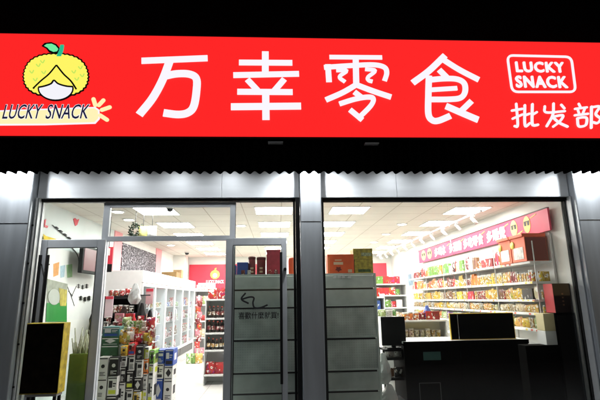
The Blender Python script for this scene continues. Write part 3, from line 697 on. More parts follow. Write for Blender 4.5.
# ------------------------------------------------------------------ counter and what stands on it
cx0, cx1, cy0, cy1, ctz = PX(404, 350, .7), 3.72, .7, 1.35, .835
ct = thing('sales_counter', 'black fronted sales counter with pale worktop behind the window', 'counter', ((cx0+cx1)/2, 1, .02))
MB().box(cx0, cx1, cy0, cy1, .02, ctz).build('body', DARKB, ct, bevel=.004)
MB().box(cx0-.01, cx1, cy0-.02, cy1, ctz+.001, ctz+.03).build('worktop', WHITEM, ct, bevel=.004)
MB().box(cx0-.012, cx1, cy0-.024, cy0-.0205, ctz-.03, ctz+.031).build('edge_strip', DARKB, ct)
q0, q1 = onY(423, 352, cy0), onY(441, 360, cy0)
MB().box(q0.x, q1.x, cy0-.004, cy0-.0005, q1.z, q0.z).build('painted_reflection', mat('teal_reflection', (.02, .07, .065), .5), ct)  # dim teal reflection painted as a patch on the counter front
q0, q1 = onY(419, 383, cy0), onY(442, 402, cy0)
st = MB()
for (a, c2, e, g) in ((q0.x, q1.x, q0.z-.008, q0.z), (q0.x, q0.x+.008, q1.z, q0.z-.008), (q1.x-.008, q1.x, q1.z, q0.z-.008)): st.box(a, c2, cy0-.004, cy0-.0005, e, g)
st.build('notice_frame', mat('grey_line', (.10, .10, .10), .5), ct)
def carton(x0, x1, y0, y1, z0, z1, m, label, cat='carton', name='carton', group=None, extra=None, bevel=.005):
    t = MB().box(x0, x1, y0, y1, z0, z1).build(name, m, base=((x0+x1)/2, (y0+y1)/2, z0), bevel=bevel)
    tag(t, label, cat, group)
    if extra: extra(t)
    return t
YCARD = mat('yellow_card', (.72, .50, .06), .6, noise=.12)
# long black box
p, q = onY(449, 313.5, .8), onY(516.5, 342, .8)
t = thing('display_box', 'long flat black box with yellow edges standing on the counter', 'box', ((p.x+q.x)/2, .9, ctz+.031))
MB().box(p.x, q.x, .80, .83, ctz+.031, p.z).build('carton', YCARD, t, bevel=.004)
MB().box(p.x+.012, q.x-.012, .796, .7995, ctz+.04, p.z-.012).build('front', DARKB, t)
# till screen on its stand left of the counter
p, q = onY(381, 317, .75), onY(407, 349, .75)
rk = thing('side_rack', 'dark low rack with shelves beside the counter under the till screen', 'rack', ((p.x+q.x)/2, .95, .02))
for z in (.02, .32, .6, q.z-.035): MB().box(p.x+.04, q.x-.0, .78, 1.1, z, z+.03).build('shelf', BLACK, rk)
for xx in (p.x+.02, q.x-.02):
    for yy in (.79, 1.09): MB().box(xx-.015, xx+.015, yy-.015, yy+.015, .02, q.z-.0005).build('post', BLACK, rk)
ts = thing('till_screen', 'black till screen seen from behind left of the counter', 'screen', ((p.x+q.x)/2, .8, q.z))
MB().box(p.x, q.x, .76, .80, q.z+.05, p.z).build('housing', BLACK, ts, bevel=.008)
MB().box((p.x+q.x)/2-.03, (p.x+q.x)/2+.03, .80, .84, q.z+.02, q.z+.25).box((p.x+q.x)/2-.1, (p.x+q.x)/2+.1, .76, .95, q.z+.001, q.z+.02).build('stand', BLACK, ts)
for k, (zz, cols) in enumerate(((.35, ['dark red', 'brown', 'black']), (.63, ['dark red', 'black', 'brown', 'white']))):
    fill((p.x+.06, .86), (q.x, .86), zz+.001, 0, ['small_bag'], cols, '%s shelf of the dark rack' % ('lower', 'upper')[k], 'packs on the dark rack', .16)
# crumpled white bags at the rack
def lumpy(name, cx, cy, z0, rx, ry, h, m, label, cat, seed):
    random.seed(seed); mb = MB(); n, r = 14, 9
    for j in range(r):
        v = j/(r-1); rad = math.sin(math.pi*(.16+.78*v**.62))**.8
        for i in range(n):
            a = 2*math.pi*i/n; k = rad*(1+random.uniform(-.16, .16)); mb.v.append((cx+rx*k*math.cos(a), cy+ry*k*math.sin(a), z0+h*v))
    for j in range(r-1):
        for i in range(n): mb.face([j*n+i, j*n+(i+1) % n, (j+1)*n+(i+1) % n, (j+1)*n+i], 0, False)
    mb.face(list(reversed(range(n)))); mb.face([(r-1)*n+i for i in range(n)])
    return tag(mb.build(name, m, base=(cx, cy, z0)), label, cat)
PLB = mat('white_plastic_bag', (.5, .52, .52), .35, noise=.1)
xb = p.x-.02
lumpy('plastic_bag', xb+.0, .66, .30, .10, .08, .42, PLB, 'crumpled white plastic bag hanging beside the dark rack', 'bag', 3)
lumpy('plastic_bag', xb+.05, .62, .03, .12, .09, .27, PLB, 'crumpled white plastic bag on floor at the dark rack foot', 'bag', 4)
random.seed(21)
# dark cabinet and boxes at the right end
k0, k1 = PX(557.5, 330, .152), XR-.005
kz = PZ(565, 313, .16)
kx1 = k1
t = thing('dark_cabinet', 'tall black cabinet at the right end of the counter by the glass', 'cabinet', ((k0+kx1)/2, .5, .02))
MB().box(k0, kx1, .16, .40, .02, kz).build('body', DARKB, t, bevel=.004)
MB().box(k0+.02, kx1-.02, .152, .1595, .06, kz-.03).build('door', BLACK, t, bevel=.002)
g0, g1 = PX(553, 300, .2), PX(574, 300, .2)
t = thing('gift_box', 'dark red gift box standing on the black cabinet by the glass', 'gift box', ((g0+g1)/2, .3, kz))
gz1 = PZ(560, 283.5, .2)
g1 = min(g1, XR-.01)
MB().box(g0, g1, .17, .39, kz+.001, gz1).build('carton', mat('maroon_card', (.02, .006, .007), .5, noise=.2), t, bevel=.004)
MB().box(g0-.004, g0-.0005, .172, .388, kz+.004, gz1-.003).build('side_panel', mat('red_card', (.45, .02, .03), .45, noise=.15), t)
st = MB()
for z in (.1, .15, .2, .25): st.box((g0+g1)/2-.012, (g0+g1)/2+.012, .1665, .1695, kz+z, kz+z+.02)
st.build('print', mat('dull_gold', (.25, .12, .06), .5), t)
p, q = onY(544.5, 331, .62), onY(557, 342, .62)
w0 = PX(545, 330, .18); w1 = k0-.004
carton(PX(527, 360, .18), w1, .18, .38, .02, .83, DARKB, 'low black stand between the counter end and black cabinet', 'stand', 'narrow_stand')
carton(w0, w1+.0, .18, .38, .831, PZ(550, 331, .18)-.002, WHITEM, 'small white box under the cream box at the counter end', 'box', 'small_box')
carton(w0+.0, w1, .18, .37, PZ(550, 331, .18), min(PZ(550, 313.5, .18), kz), mat('cream_card', (.62, .54, .32), .6, noise=.1), 'small cream box stacked on the white box at counter end', 'box', 'small_box')

# ------------------------------------------------------------------ metal gondolas backing on to the window
GY = .5
def gondola(x0, x1, label):
    t = thing('metal_gondola', label, 'shelving', ((x0+x1)/2, GY, .02), 'grey green metal gondolas behind the glass')
    zt3 = 1.855
    zz = [zt3-.03, PZ(350, 288, GY), PZ(350, 306, GY), PZ(350, 338, GY), PZ(350, 370.5, GY), .25, .05]
    for k, (a, c2) in enumerate(zip(zz, zz[1:])):
        MB().box(x0+.03, x1-.03, GY, GY+.003, c2+.02, a-.006).build('back_sheet', PERF if k in (2, 3) else SHEET, t)
    f = MB(); f.box(x0, x0+.03, GY-.012, GY+.03, .02, zt3); f.box(x1-.03, x1, GY-.012, GY+.03, .02, zt3); f.box(x0+.03, x1-.03, GY-.012, GY+.03, zt3-.03, zt3)
    f.build('frame', SHEET, t, bevel=.004)
    for z in zz[1:]: MB().box(x0+.03, x1-.03, GY-.008, GY+.02, z+.001, z+.022).build('cross_bar', SHEET, t, bevel=.003); MB().box(x0+.05, x1-.05, GY-.003, GY-.0005, z-.022, z+.0005).build('slot', RUB, t)
    for z in (zz[1], zz[2], zz[3], zz[4], .25): MB().box(x0+.04, x1-.04, GY+.004, GY+.42, z-.03, z-.004).build('shelf', SHEET, t)
    MB().box(x0+.02, x1-.02, GY+.03, GY+.44, zt3-.028, zt3-.004).build('top_shelf', SHEET, t)
    return t, zt3
gx0, gxm, gx1 = PX(231, 290, GY), PX(306, 290, GY), PX(377, 300, GY)
gA, gz = gondola(gx0, gxm-.003, 'grey green metal gondola seen through the right door leaf')
gB, _ = gondola(gxm+.003, gx1, 'grey green metal gondola behind the window next to middle pier')
# white pen marks on the upper sheet of the second one
mk = []
for px, w in ((334.5, 4), (339, 4), (343, 3.4), (349, 4.5)):
    for dx, dy, ex, ey in ((-1.5, -1.2, 1.4, -1), (-.2, -1.8, -.3, 2.0), (-1.6, 1.0, 1.7, .8), (1.1, -1.5, 1.0, 1.8)): mk.append(([onY(px+dx, 276.6+dy, GY-.001), onY(px+ex, 276.6+ey, GY-.001)], .011))
stroke_mesh(mk, (0, -1, 0), .003, False).build('marking', mat('white_pen', (.75, .75, .75), .6), gB)
def print_on(x0, x1, y, z0, z1, col, parent, name='print'):
    MB().box(x0, x1, y-.002, y, z0, z1).build(name, col, parent)
ORB = mat('orange_carton', (.70, .10, .02), .5, noise=.12, nscale=10); GOLDT = mat('pale_print', (.70, .52, .35), .5); RDK = mat('dark_red_tin', (.22, .008, .02), .35, noise=.2); PNK = mat('pinkish_red_card', (.50, .03, .06), .45, noise=.2, nscale=14); BLU = mat('blue_card', (.03, .09, .40), .45, noise=.2); OLV = mat('olive_yellow_carton', (.40, .32, .04), .5, noise=.5, nscale=22)
def topbox(pxa, pxb, pya, m, label, d=.26, z0=None, name='carton', bev=.006):
    a, c2 = PX(pxa, 262, GY+.06), PX(pxb, 262, GY+.06); z0 = gz if z0 is None else z0
    return carton(a, c2, GY+.06, GY+.06+d, z0+.002, PZ((pxa+pxb)/2, pya, GY+.06), m, label, 'carton', name, bevel=bev), a, c2
t, a, c2 = topbox(327.5, 354, 254.3, ORB, 'orange carton on the gondola beside two stacked olive cartons')
print_on(a+.09, a+.23, GY+.0595, gz+.13, gz+.17, GOLDT, t); print_on(a+.11, a+.21, GY+.0595, gz+.19, gz+.205, GOLDT, t)
MB().slab([(a+.16+.055*math.cos(.6283*k+.3)*(1 if k % 2 else .6), GY+.0575, gz+.065+.045*math.sin(.6283*k+.3)*(1 if k % 2 else .6)) for k in range(10)], (0, .002, 0)).build('print', GBD, t)
print_on(a+.005, a+.03, GY+.0595, gz+.01, gz+.24, mat('bright_orange', (.8, .2, .05), .5), t)
print_on(a+.30, a+.36, GY+.0595, gz+.015, gz+.06, GOLDT, t)
t, a, c2 = topbox(354.5, 373, 259.5, OLV, 'olive yellow carton lying under its twin on the gondola')
zt4 = PZ(364, 259.5, GY+.06)
print_on(a+.05, c2-.04, GY+.0595, gz+.02, gz+.06, mat('dark_green_print', (.05, .10, .03), .5, noise=.6, nscale=40), t)
t, a, c2 = topbox(353.5, 373, 248.5, OLV, 'upper olive yellow carton stacked on its twin on the gondola', z0=zt4)
print_on(a+.12, c2-.02, GY+.0595, zt4+.05, zt4+.10, mat('grey_green_print', (.35, .40, .25), .5, noise=.6, nscale=40), t)
topbox(237, 248, 262.3, BLU, 'blue carton leftmost on the gondola behind the door leaf')
topbox(228.5, 236, 265, BLU, 'small blue carton half behind the right door leaf stile', d=.15)
for k, (pxa, pxb, py) in enumerate(((248, 255.5, 256.5), (256.5, 265.5, 257))):
    xa, xb2 = PX(pxa, 262, GY+.1), PX(pxb, 262, GY+.1); z1 = PZ(pxa, py, GY+.1); r = (xb2-xa)/2
    t = thing('gift_tin', 'dark red tall tin on the gondola, %s of the pair' % ('left', 'right')[k], 'tin', ((xa+xb2)/2, GY+.16, gz+.001), 'dark red tins on the gondola')
    MB().lathe([(r, 0), (r, z1-gz-.04)], 18, c=t.location).build('body', RDK, t)
    MB().lathe([(r*1.03, z1-gz-.039), (r*1.03, z1-gz-.008), (r*.9, z1-gz)], 18, c=t.location).build('lid', GBD, t)
    for z in (.03, .08): MB().box(t.location.x-.02, t.location.x+.025, t.location.y-r-.004, t.location.y-r+.012, gz+z, gz+z+.028).build('print', GOLDT, t)
t, a, c2 = topbox(266.5, 280.5, 249.3, PNK, 'tall pinkish red carton on the gondola right of the tins')
xa, xb2 = PX(288, 262, GY+.1), PX(296, 262, GY+.1)
t = tag(MB().lathe([(.048, 0), (.052, .01), (.052, .20), (.045, .235), (.03, .25)], 16).build('orange_canister', ORB), 'orange canister on the gondola end between door leaf and pier', 'canister'); t.location = ((xa+xb2)/2, GY+.15, gz+.001)
for k, (px, col) in enumerate(((243, 'dark red'), (249, 'white'), (270, 'red'), (276, 'dark red'))):
    x = PX(px, 272, GY+.02); good('small_bag', col, (x, GY+.035, gz+.002), 0, '%s small packet at the gondola front edge, %s from the left' % (col, ORD[k]), 'packet', 'small packets on the gondola edge', .42)

# ------------------------------------------------------------------ low display behind the counter, mid shop gondolas, far wall
def display(x0, x1, y, d, zs, label, ends, kinds, cols, where, group, maxh, toph=.2):
    t = thing('display_shelf', label, 'shelving', ((x0+x1)/2, y+d/2, .02))
    for z in zs: MB().box(x0+.015, x1-.015, y, y+d-.02, z-.03, z).build('shelf', WHITEM, t, bevel=.003)
    MB().box(x0+.015, x1-.015, y+d-.02, y+d, .02, max(zs)+toph).build('back_panel', WHITEM, t)
    MB().box(x0, x0+.014, y, y+d, .02, max(zs)+toph*.3).build('end_panel', WHITEM, t); MB().box(x1-.014, x1, y, y+d, .02, max(zs)+toph*.3).build('end_panel', WHITEM, t)
    for i, z in enumerate(zs):
        k2 = kinds[i % len(kinds)]; c3 = cols[i % len(cols)]
        fill((x0+.03, y+.09), (x1-.03, y+.09), z+.001, 0, k2, c3, '%s shelf up of %s' % (ORD[i], where), group, maxh)
    return t
p, q = onY(402, 320.5, 1.9), onY(448, 337, 1.9)
display(p.x, q.x, 1.9, .35, [.46, q.z, p.z], 'white low display rack of small snacks behind the counter', 0, [['small_bag'], ['candy_jar', 'small_bag', 'snack_cup'], ['snack_box', 'small_bag', 'candy_jar']], [['yellow'], ['orange', 'purple', 'yellow', 'cream', 'golden'], ['red', 'orange', 'dark red', 'red', 'yellow']], 'the low display behind the counter', 'snacks behind the counter', .16, .02)
q = onY(427, 304, 2.0)
lumpy('blue_bag', q.x, 2.02, p.z+.005, .075, .06, .24, mat('blue_white_foil', (.08, .13, .42), .3, noise=.6, nscale=30), 'round blue and white foil pack among the red snack boxes', 'snack pack', 9)
q = onY(409, 297, 2.4)
random.seed(5)
display(2.35, 3.25, 5.2, .45, [.3, .62, .94, 1.26, 1.56, 1.84], 'white mid shop display shelf seen left of the banner', 0, [['snack_bag', 'small_bag', 'snack_box']], [['yellow', 'red', 'cream', 'white', 'orange', 'green']], 'the mid shop display shelf', 'snacks on the mid shop display', .24)
display(1.55, 2.25, 3.4, .45, [.3, .62, .94, 1.26, 1.52], 'white display shelf seen just right of the metal gondola', 0, [['snack_bag', 'small_bag', 'snack_box']], [['white', 'red', 'cream', 'blue', 'orange', 'green']], 'the display beside the gondola', 'snacks on the display beside the gondola', .22)
display(2.5, 4.0, 9.3, .5, [.3, .7, 1.1, 1.5, 1.9], 'white display shelf against the far wall under red panel', 0, [['snack_bag', 'large_bag', 'snack_box']], [['white', 'red', 'cream', 'blue', 'orange', 'green', 'pink']], 'the far wall display', 'snacks on the far wall display', .3)
# green-grey leafy packs standing on top of the till corner
for k, (px, py) in enumerate(((383, 304), (389, 302), (386, 309), (381, 312), (393, 311), (396, 306))):
    q = onY(px, py+5, 1.7)
    good('small_bag', ['lime', 'white', 'green'][k % 3], (q.x, 1.72+.03*k, q.z), random.uniform(-.5, .5), 'crumpled greenish pack above the till screen, %s from the left' % ORD[(1, 3, 2, 0, 4, 5)[k]], 'snack pack', 'crumpled packs above the till', .75)
# stand that carries them
q = onY(381, 317, 1.66); q2 = onY(399, 317, 1.66)
MB()
t = carton(q.x, q2.x, 1.64, 2.0, .02, q.z-.0, WHITEM, 'white plinth behind the till screen carrying crumpled packs', 'plinth', 'plinth')
for o in list(C.objects):
    if o.get('group') == 'crumpled packs above the till': o.location.z = q.z+.003 + (.05 if False else 0); 
q = onY(373, 264, YB-.06); q2 = onY(386, 284, YB-.06)
far_red = tag(MB().box(q.x, 3.95, YB-.03, YB-.002, 2.0, 2.72).build('red_wall_panel', REDV), 'red panel high on the far wall above the right display', 'wall panel')
q = onX(404, 262, 4.1)
po = thing('wall_poster', 'pale poster on the right wall beyond the red banner', 'poster', (4.12, 7.6, 1.9))
MB().box(4.115, 4.138, 7.2, 8.0, 1.75, 2.55).build('sheet', mat('pale_poster', (.55, .62, .66), .5, noise=.3, nscale=6), po)
MB().box(4.111, 4.114, 7.3, 7.9, 1.85, 2.2).build('picture', mat('slate_print', (.18, .25, .32), .5, noise=.5, nscale=8), po)

# ------------------------------------------------------------------ left side: far red sign, end shelves
q, q2 = onY(189.5, 265, YB-.03), onY(227, 289, YB-.03)
fs = thing('wall_sign', 'red sign with yellow fruit emblem on the far wall', 'sign', ((q.x+q2.x)/2, YB-.03, 1.9))
MB().box(q.x, q2.x+1.2, YB-.035, YB-.005, 1.92, 2.74).build('panel', REDV, fs)
ey, ez = onY(215, 274, YB-.04), 0
MB().slab([(ey.x+.16*math.cos(.2618*k)*(1+.06*(k % 2)), YB-.036, ey.z-.02+.15*math.sin(.2618*k)*(1+.06*(k % 2))) for k in range(24)], (0, -.006, 0)).build('fruit', YEL, fs)
MB().slab([(ey.x-.03, YB-.036, ey.z+.12), (ey.x+.03, YB-.036, ey.z+.12), (ey.x+.05, YB-.036, ey.z+.22), (ey.x-.01, YB-.036, ey.z+.2)], (0, -.006, 0)).build('stem', YEL, fs)
MB().slab([(ey.x+.08*math.cos(.2618*k), YB-.043, ey.z-.05+.08*math.sin(.2618*k)) for k in range(24)], (0, -.003, 0)).build('patch', BW, fs)
text_obj('lettering', 'LUCKY SNACK', BW, fs, (ey.x-.30, YB-.036, ey.z-.33), (1, 0, 0), (0, 0, 1), .62, .12, .006, bold=.03)
ex0, ex1, eyy = PX(203, 380, 2.47), PX(203, 380, 2.47)+.95, 2.47
display(ex0, ex1, eyy, .45, [.20, .62, .92, 1.18, 1.52], 'white end shelf of bottles seen through the open doorway', 0,
    [['drink_bottle', 'snack_bag'], ['sauce_bottle'], ['drink_bottle', 'sauce_bottle'], ['sauce_bottle', 'drink_bottle'], ['snack_bag']],
    [['green', 'red', 'golden', 'orange'], ['cream', 'golden'], ['red', 'dark red'], ['brown', 'dark red', 'orange'], ['red', 'red', 'green']], 'the doorway end shelf', 'goods on the doorway end shelf', .235)
display(-2.10, -1.62, 5.6, .45, [.2, .6, 1.0, 1.4, 1.75], 'white narrow end shelf farther down the doorway aisle', 0, [['snack_bag', 'small_bag', 'drink_bottle']], [['white', 'cream', 'red', 'lime', 'pink']], 'the farther aisle end shelf', 'goods on the farther aisle end shelf', .26)
for k in range(8):
    good('small_bag', ('red', 'dark red', 'pink')[k % 3], (PX(197.5, 330, 4.6)+.03*(k % 2), 4.6, .45+.13*k), random.uniform(-.3, .3), '%s small red packet up the hanging strip by the aisle' % ORD[k], 'packet', 'red packets hanging in a strip by the aisle', .95)
hs = thing('hanging_strip', 'thin white stand carrying a strip of red packets in the aisle', 'stand', (PX(197.5, 330, 4.6), 4.66, .02))
MB().box(hs.location.x-.02, hs.location.x+.02, 4.645, 4.67, .02, 1.62).build('post', WHITEM, hs); MB().box(hs.location.x-.2, hs.location.x+.16, 4.5, 4.8, .02, .12).build('base', WHITEM, hs)
for k, c2 in enumerate(('lime', 'green', 'golden')): good('snack_bag', c2, (hs.location.x-.14+.1*k, 4.56, .122), .2*k, '%s bag on the base of the packet stand' % c2, 'snack bag', 'bags on the packet stand base')

# ------------------------------------------------------------------ fridges along the left wall
FX = -2.62; FWD = 1.9; FY0 = 3.0
FRP = mat('pale_pink_trim', (.72, .50, .52), .4)
FG = glass_mat('fridge_glass', (.90, .93, .95), .2)
fproto = None
FN = ['nearest the doorway', 'second from the doorway', 'farthest from the doorway']
for i in range(3):
    y0 = FY0+i*(FWD+.01); lab = 'white glass door drinks fridge on the left wall, '+FN[i]
    if fproto is None:
        t = fproto = thing('drinks_fridge', lab, 'fridge', (-3.0, y0, .02), 'glass door fridges along the left wall')
        c = MB(); xb_, xf = -3.36, FX-.05
        c.box(xb_, xf, y0, y0+.04, .02, 2.10); c.box(xb_, xf, y0+FWD-.04, y0+FWD, .02, 2.10); c.box(xb_, xb_+.03, y0+.04, y0+FWD-.04, .02, 2.10); c.box(xb_+.03, xf, y0+.04, y0+FWD-.04, .02, .26); c.box(xb_+.03, xf, y0+.04, y0+FWD-.04, 1.86, 2.10)
        c.build('cabinet', WHITEM, t, bevel=.004)
        MB().box(xf+.001, xf+.03, y0, y0+FWD, 1.86, 2.10).build('header', WHITE, t, bevel=.004)
        MB().box(xf+.031, xf+.036, y0, y0+FWD, 1.865, 1.885).build('trim', FRP, t)
        MB().box(xf+.001, xf+.02, y0+.02, y0+FWD-.02, .04, .22).build('grille', mat('dark_grille', (.06, .06, .06), .6), t)
        for z in (.62, 1.0, 1.36): MB().box(xb_+.031, xf-.06, y0+.041, y0+FWD-.041, z-.015, z).build('shelf', WHITEM, t)
        for k in (0, 1):
            a = y0+.005+k*(FWD/2); e = a+FWD/2-.01
            d = MB(); d.box(xf+.001, xf+.04, a, a+.035, .25, 1.85); d.box(xf+.001, xf+.04, e-.035, e, .25, 1.85); d.box(xf+.001, xf+.04, a+.035, e-.035, .25, .31); d.box(xf+.001, xf+.04, a+.035, e-.035, 1.79, 1.85)
            do = d.build('door', WHITEM, t, bevel=.003)
            MB().box(xf+.018, xf+.022, a+.035, e-.035, .31, 1.79).build('glass', FG, do)
            hy = a+.025 if k else e-.025
            MB().tube([(xf+.041, hy, .95), (xf+.075, hy, .97), (xf+.075, hy, 1.28), (xf+.041, hy, 1.30)], .01, 8).build('handle', ALU, do)
    else:
        t = copy_tree(fproto); t.location = (-3.0, y0, .02); t['label'] = lab
    for si, z in enumerate((.27, .62, 1.0, 1.36)):
        fill((-2.76, y0+.06), (-2.76, y0+FWD-.06), z+.002, math.pi/2, ['drink_bottle', 'food_tin', 'drink_bottle'], ['brown', 'red', 'golden', 'pink', 'brown', 'dark red', 'blue', 'green'], '%s shelf of fridge %s' % (('lowest', 'second', 'third', 'top')[si], FN[i].replace(' from the doorway', ' from door').replace(' the doorway', ' door')), 'drinks in the fridges', .3, .9)
q = onX(179, 276, -2.9)
carton(-3.1, -2.7, 6.2, 6.7, 2.122, 2.26, mat('brown_card', (.20, .12, .04), .6, noise=.2), 'flat brown carton lying on top of the fridges')
carton(-2.95, -2.72, 6.9, 7.15, 2.122, 2.36, mat('brown_card2', (.34, .22, .10), .6, noise=.2), 'small tan carton standing on top of the fridges')
tag(MB().box(XL+.002, XL+.03, 4.14, 6.98, 2.02, 2.80).build('patterned_wall_panel', SCRIB), 'black wall panel covered in white scribbles above the fridges', 'wall panel')
sp_ = thing('wall_column', 'cream square column beyond the scribbled panel on left wall', 'column', (-3.3, 8.0, .02)); MB().box(XL+.002, -3.1, 9.2, 9.7, .02, ZC-.002).build('shaft', CREAMW, sp_)

# ------------------------------------------------------------------ left front: wall posters, screen, cartons
WX = XL+.004
def on_left(pts, name, m, parent, d=.004):
    return MB().slab([(WX+d+.001, onX(x, y, WX).y, onX(x, y, WX).z) for x, y in pts], (-.003, 0, 0)).build(name, m, parent)
pt_ = thing('wall_poster', 'white poster with black handwriting on the front left wall', 'poster', (WX, 1.0, 1.2))
MB().box(WX, WX+.004, .25, 2.9, .5, 2.34).build('sheet', mat('white_poster', (.88, .88, .87), .5, noise=.03), pt_)
hs2 = []
def lw(x, y): v = onX(x, y, WX); return (WX+.0045, v.y, v.z)
for s in ([(52, 225), (60, 232), (72, 241), (80, 247)], [(66, 284), (71, 297), (74, 306)], [(71, 297), (76, 286)], [(68, 291), (72, 296)], [(70, 246), (77, 255), (79, 268)]): hs2.append(([lw(x, y) for x, y in s], .013))
for x, y in ((78, 286), (82, 287), (86, 286), (80, 298), (84, 299), (88, 298)):
    for dx, dy, ex, ey2 in ((-1.5, -1, 1.5, -1), (-1.4, 1.6, 1.5, 1.5), (0, -2, 0, 2.4), (-1.2, .3, 1.2, .2)): hs2.append(([lw(x+dx, y+dy), lw(x+ex, y+ey2)], .009))
for k in range(6):
    a = (54+4.2*k, 227+3.4*k); hs2.append(([lw(*a), lw(a[0]+2, a[1]+1.6)], .013))
stroke_mesh(hs2, (1, 0, 0), .003).build('handwriting', INK, pt_)
for pts, col in (([(53, 264), (59, 262), (58, 275), (53, 277)], (.75, .35, .12)), ([(60, 266), (65, 265), (64, 277), (60, 278)], (.45, .60, .70)), ([(66, 265), (72, 264), (72, 277), (67, 278)], (.40, .66, .35))): on_left(pts, 'drawing', mat('tint_%d' % int(col[0]*100), col, .6, noise=.2, nscale=20), pt_)
gb = thing('notice_board', 'green and grey notice board low on the front left wall', 'notice board', (WX, .7, .6))
on_left([(47, 279), (67, 284), (66, 322), (45, 322)], 'board', mat('grey_board', (.34, .36, .30), .5, noise=.25, nscale=9), gb, .009)
on_left([(46, 303), (66, 303), (66, 321.8), (45, 321.8)], 'green_panel', mat('green_panel', (.02, .24, .04), .5), gb, .013)
on_left([(58, 288), (66, 290), (65, 306), (59, 306)], 'yellow_print', mat('mustard_print', (.50, .42, .08), .5, noise=.4, nscale=14), gb, .017)
on_left([(48+5+6*math.cos(.3*k), 297+8*math.sin(.3*k)) for k in range(21)], 'roundel', mat('pale_roundel', (.48, .50, .46), .5), gb, .017)
for pts, lab in (([(44, 220), (46, 219), (45, 225), (48, 226), (47, 228), (44, 227)], 'small red cut out decoration high on the front left wall'), ([(73, 219), (75, 218), (77, 220), (79, 219), (77, 225), (75, 226)], 'small orange red heart decoration on the left wall')):
    vs = [(WX+.006, onX(x, y, WX).y, onX(x, y, WX).z) for x, y in pts]
    tag(MB().slab(vs, (-.005, 0, 0)).build('wall_decoration', REDV), lab, 'decoration')
yw_ = thing('yellow_bunting', 'bright yellow cloth swag high on the left front wall', 'bunting', (WX, .6, 1.9))
on_left([(41, 234), (44, 236), (54, 239), (54, 243), (42, 240)], 'cloth', mat('yellow_cloth', (.75, .55, .02), .7, noise=.2), yw_, .03)
tv = thing('wall_screen', 'black flat screen on the left wall with pink picture', 'screen', (-3.3, 2.0, 2.0))
a, c2 = onX(81, 247, -3.2), onX(97, 272, -3.2)
MB().box(-3.32, -3.25, 1.62, 2.72, 1.98, 2.44).build('housing', BLACK, tv, bevel=.01)
MB().box(-3.2495, -3.246, 1.67, 2.68, 2.03, 2.40).build('display', mat('screen_picture', (.02, .02, .02), .3, emit=.5, ecol=(.45, .06, .12)), tv)
MB().tube([(-3.32, 2.1, 2.2), (-3.49, 2.1, 2.25)], .03, 10).build('bracket', BLACK, tv)
rb = thing('hanging_banner', 'red and white hanging banner just inside the doorway', 'banner', (-3.0, 2.2, 2.0))
q0, q1 = onY(104.5, 247, 2.0), onY(112, 264, 2.0)
MB().box(q0.x, q1.x, 2.0, 2.006, q1.z, q0.z).build('cloth', REDV, rb); MB().box(q0.x+.05, q1.x-.05, 1.996, 1.9995, q1.z+.15, q1.z+.28).build('print', BW, rb)
MB().box(q0.x, q1.x, 2.0, 2.008, q1.z-.14, q1.z-.001).build('lower_band', BLACK, rb); MB().tube([((q0.x+q1.x)/2, 2.004, q0.z), ((q0.x+q1.x)/2, 2.004, ZC)], .006, 6).build('cord', INK, rb)
# hanging wreath and bags seen through the transom
wr = thing('hanging_wreath', 'dark leafy wreath hanging from the ceiling behind the transom', 'wreath', (onY(134, 229, 1.5).x, 1.5, 2.6))
mb = MB(); random.seed(3)
for k in range(130):
    a = random.uniform(0, 6.283); r = .085+random.gauss(0, .022); c3 = onY(135, 231, 1.5); x_, z_ = c3.x+r*math.cos(a), c3.z+r*1.15*math.sin(a); s = .028; th = random.uniform(0, 6.28)
    u = Vector((math.cos(th), random.uniform(-.6, .6), math.sin(th)))*s; v = Vector((-math.sin(th), random.uniform(-.6, .6), math.cos(th)))*s*.4; c4 = Vector((x_, 1.5+random.gauss(0, .02), z_))
    bi = len(mb.v); mb.v += [tuple(c4-u), tuple(c4+v), tuple(c4+u), tuple(c4-v)]; mb.face([bi, bi+1, bi+2, bi+3])
mb.build('leaves', mat('dark_leaves', (.02, .035, .02), .6), wr); MB().tube([(c3.x, 1.5, c3.z+.08), (c3.x, 1.5, ZC)], .005, 6).build('cord', INK, wr)
for k, (px, col, lab) in enumerate(((143, (.70, .66, .25), 'yellow and white bag hanging from ceiling behind the transom'), (152, (.74, .75, .76), 'white bag hanging from ceiling behind the transom'))):
    c3 = onY(px, 232, 1.5); t = thing('hanging_bag', lab, 'bag', (c3.x, 1.5, c3.z-.1))
    bg_ = bag_mesh(.16, .2, .07, 'b'); bg_.v = [(x+c3.x, y+1.5, z+c3.z-.1) for x, y, z in bg_.v]; bg_.build('pouch', mat('pouch_%d' % k, col, .4, noise=.2, nscale=20), t)
    MB().tube([(c3.x, 1.5, c3.z+.09), (c3.x, 1.5, ZC)], .005, 6).build('cord', INK, t)
# dark table with fruit and hanging things behind the cartons
q0, q1 = onY(104, 296, 2.4), onY(140, 296, 2.4)
dt = thing('dark_shelf_unit', 'black shelf unit against the left wall behind the cartons', 'shelf unit', ((q0.x+q1.x)/2, 2.5, .02))
for z in (.5, 1.0, 1.3, 1.60): MB().box(q0.x, q1.x, 2.4, 2.8, z-.05, z).build('shelf', BLACK, dt)
MB().box(q0.x, q1.x, 2.8, 2.82, .02, 1.6).build('back_panel', BLACK, dt)
for xx in (q0.x, q1.x-.03): MB().box(xx, xx+.03, 2.4, 2.8, .02, 1.55).build('side_panel', BLACK, dt)
random.seed(8)
for zi, z in enumerate((1.0, 1.3, 1.6)):
    fill((q0.x+.04, 2.5), (q1.x-.03, 2.5), z+.001, 0, ['small_bag', 'food_tin', 'candy_jar'], [['dark red', 'black', 'brown'], ['brown', 'dark red', 'black', 'pink'], ['green', 'red', 'white', 'red']][zi], '%s shelf of the black unit' % ('lower', 'middle', 'top')[zi], 'goods on the black shelf unit', .15)
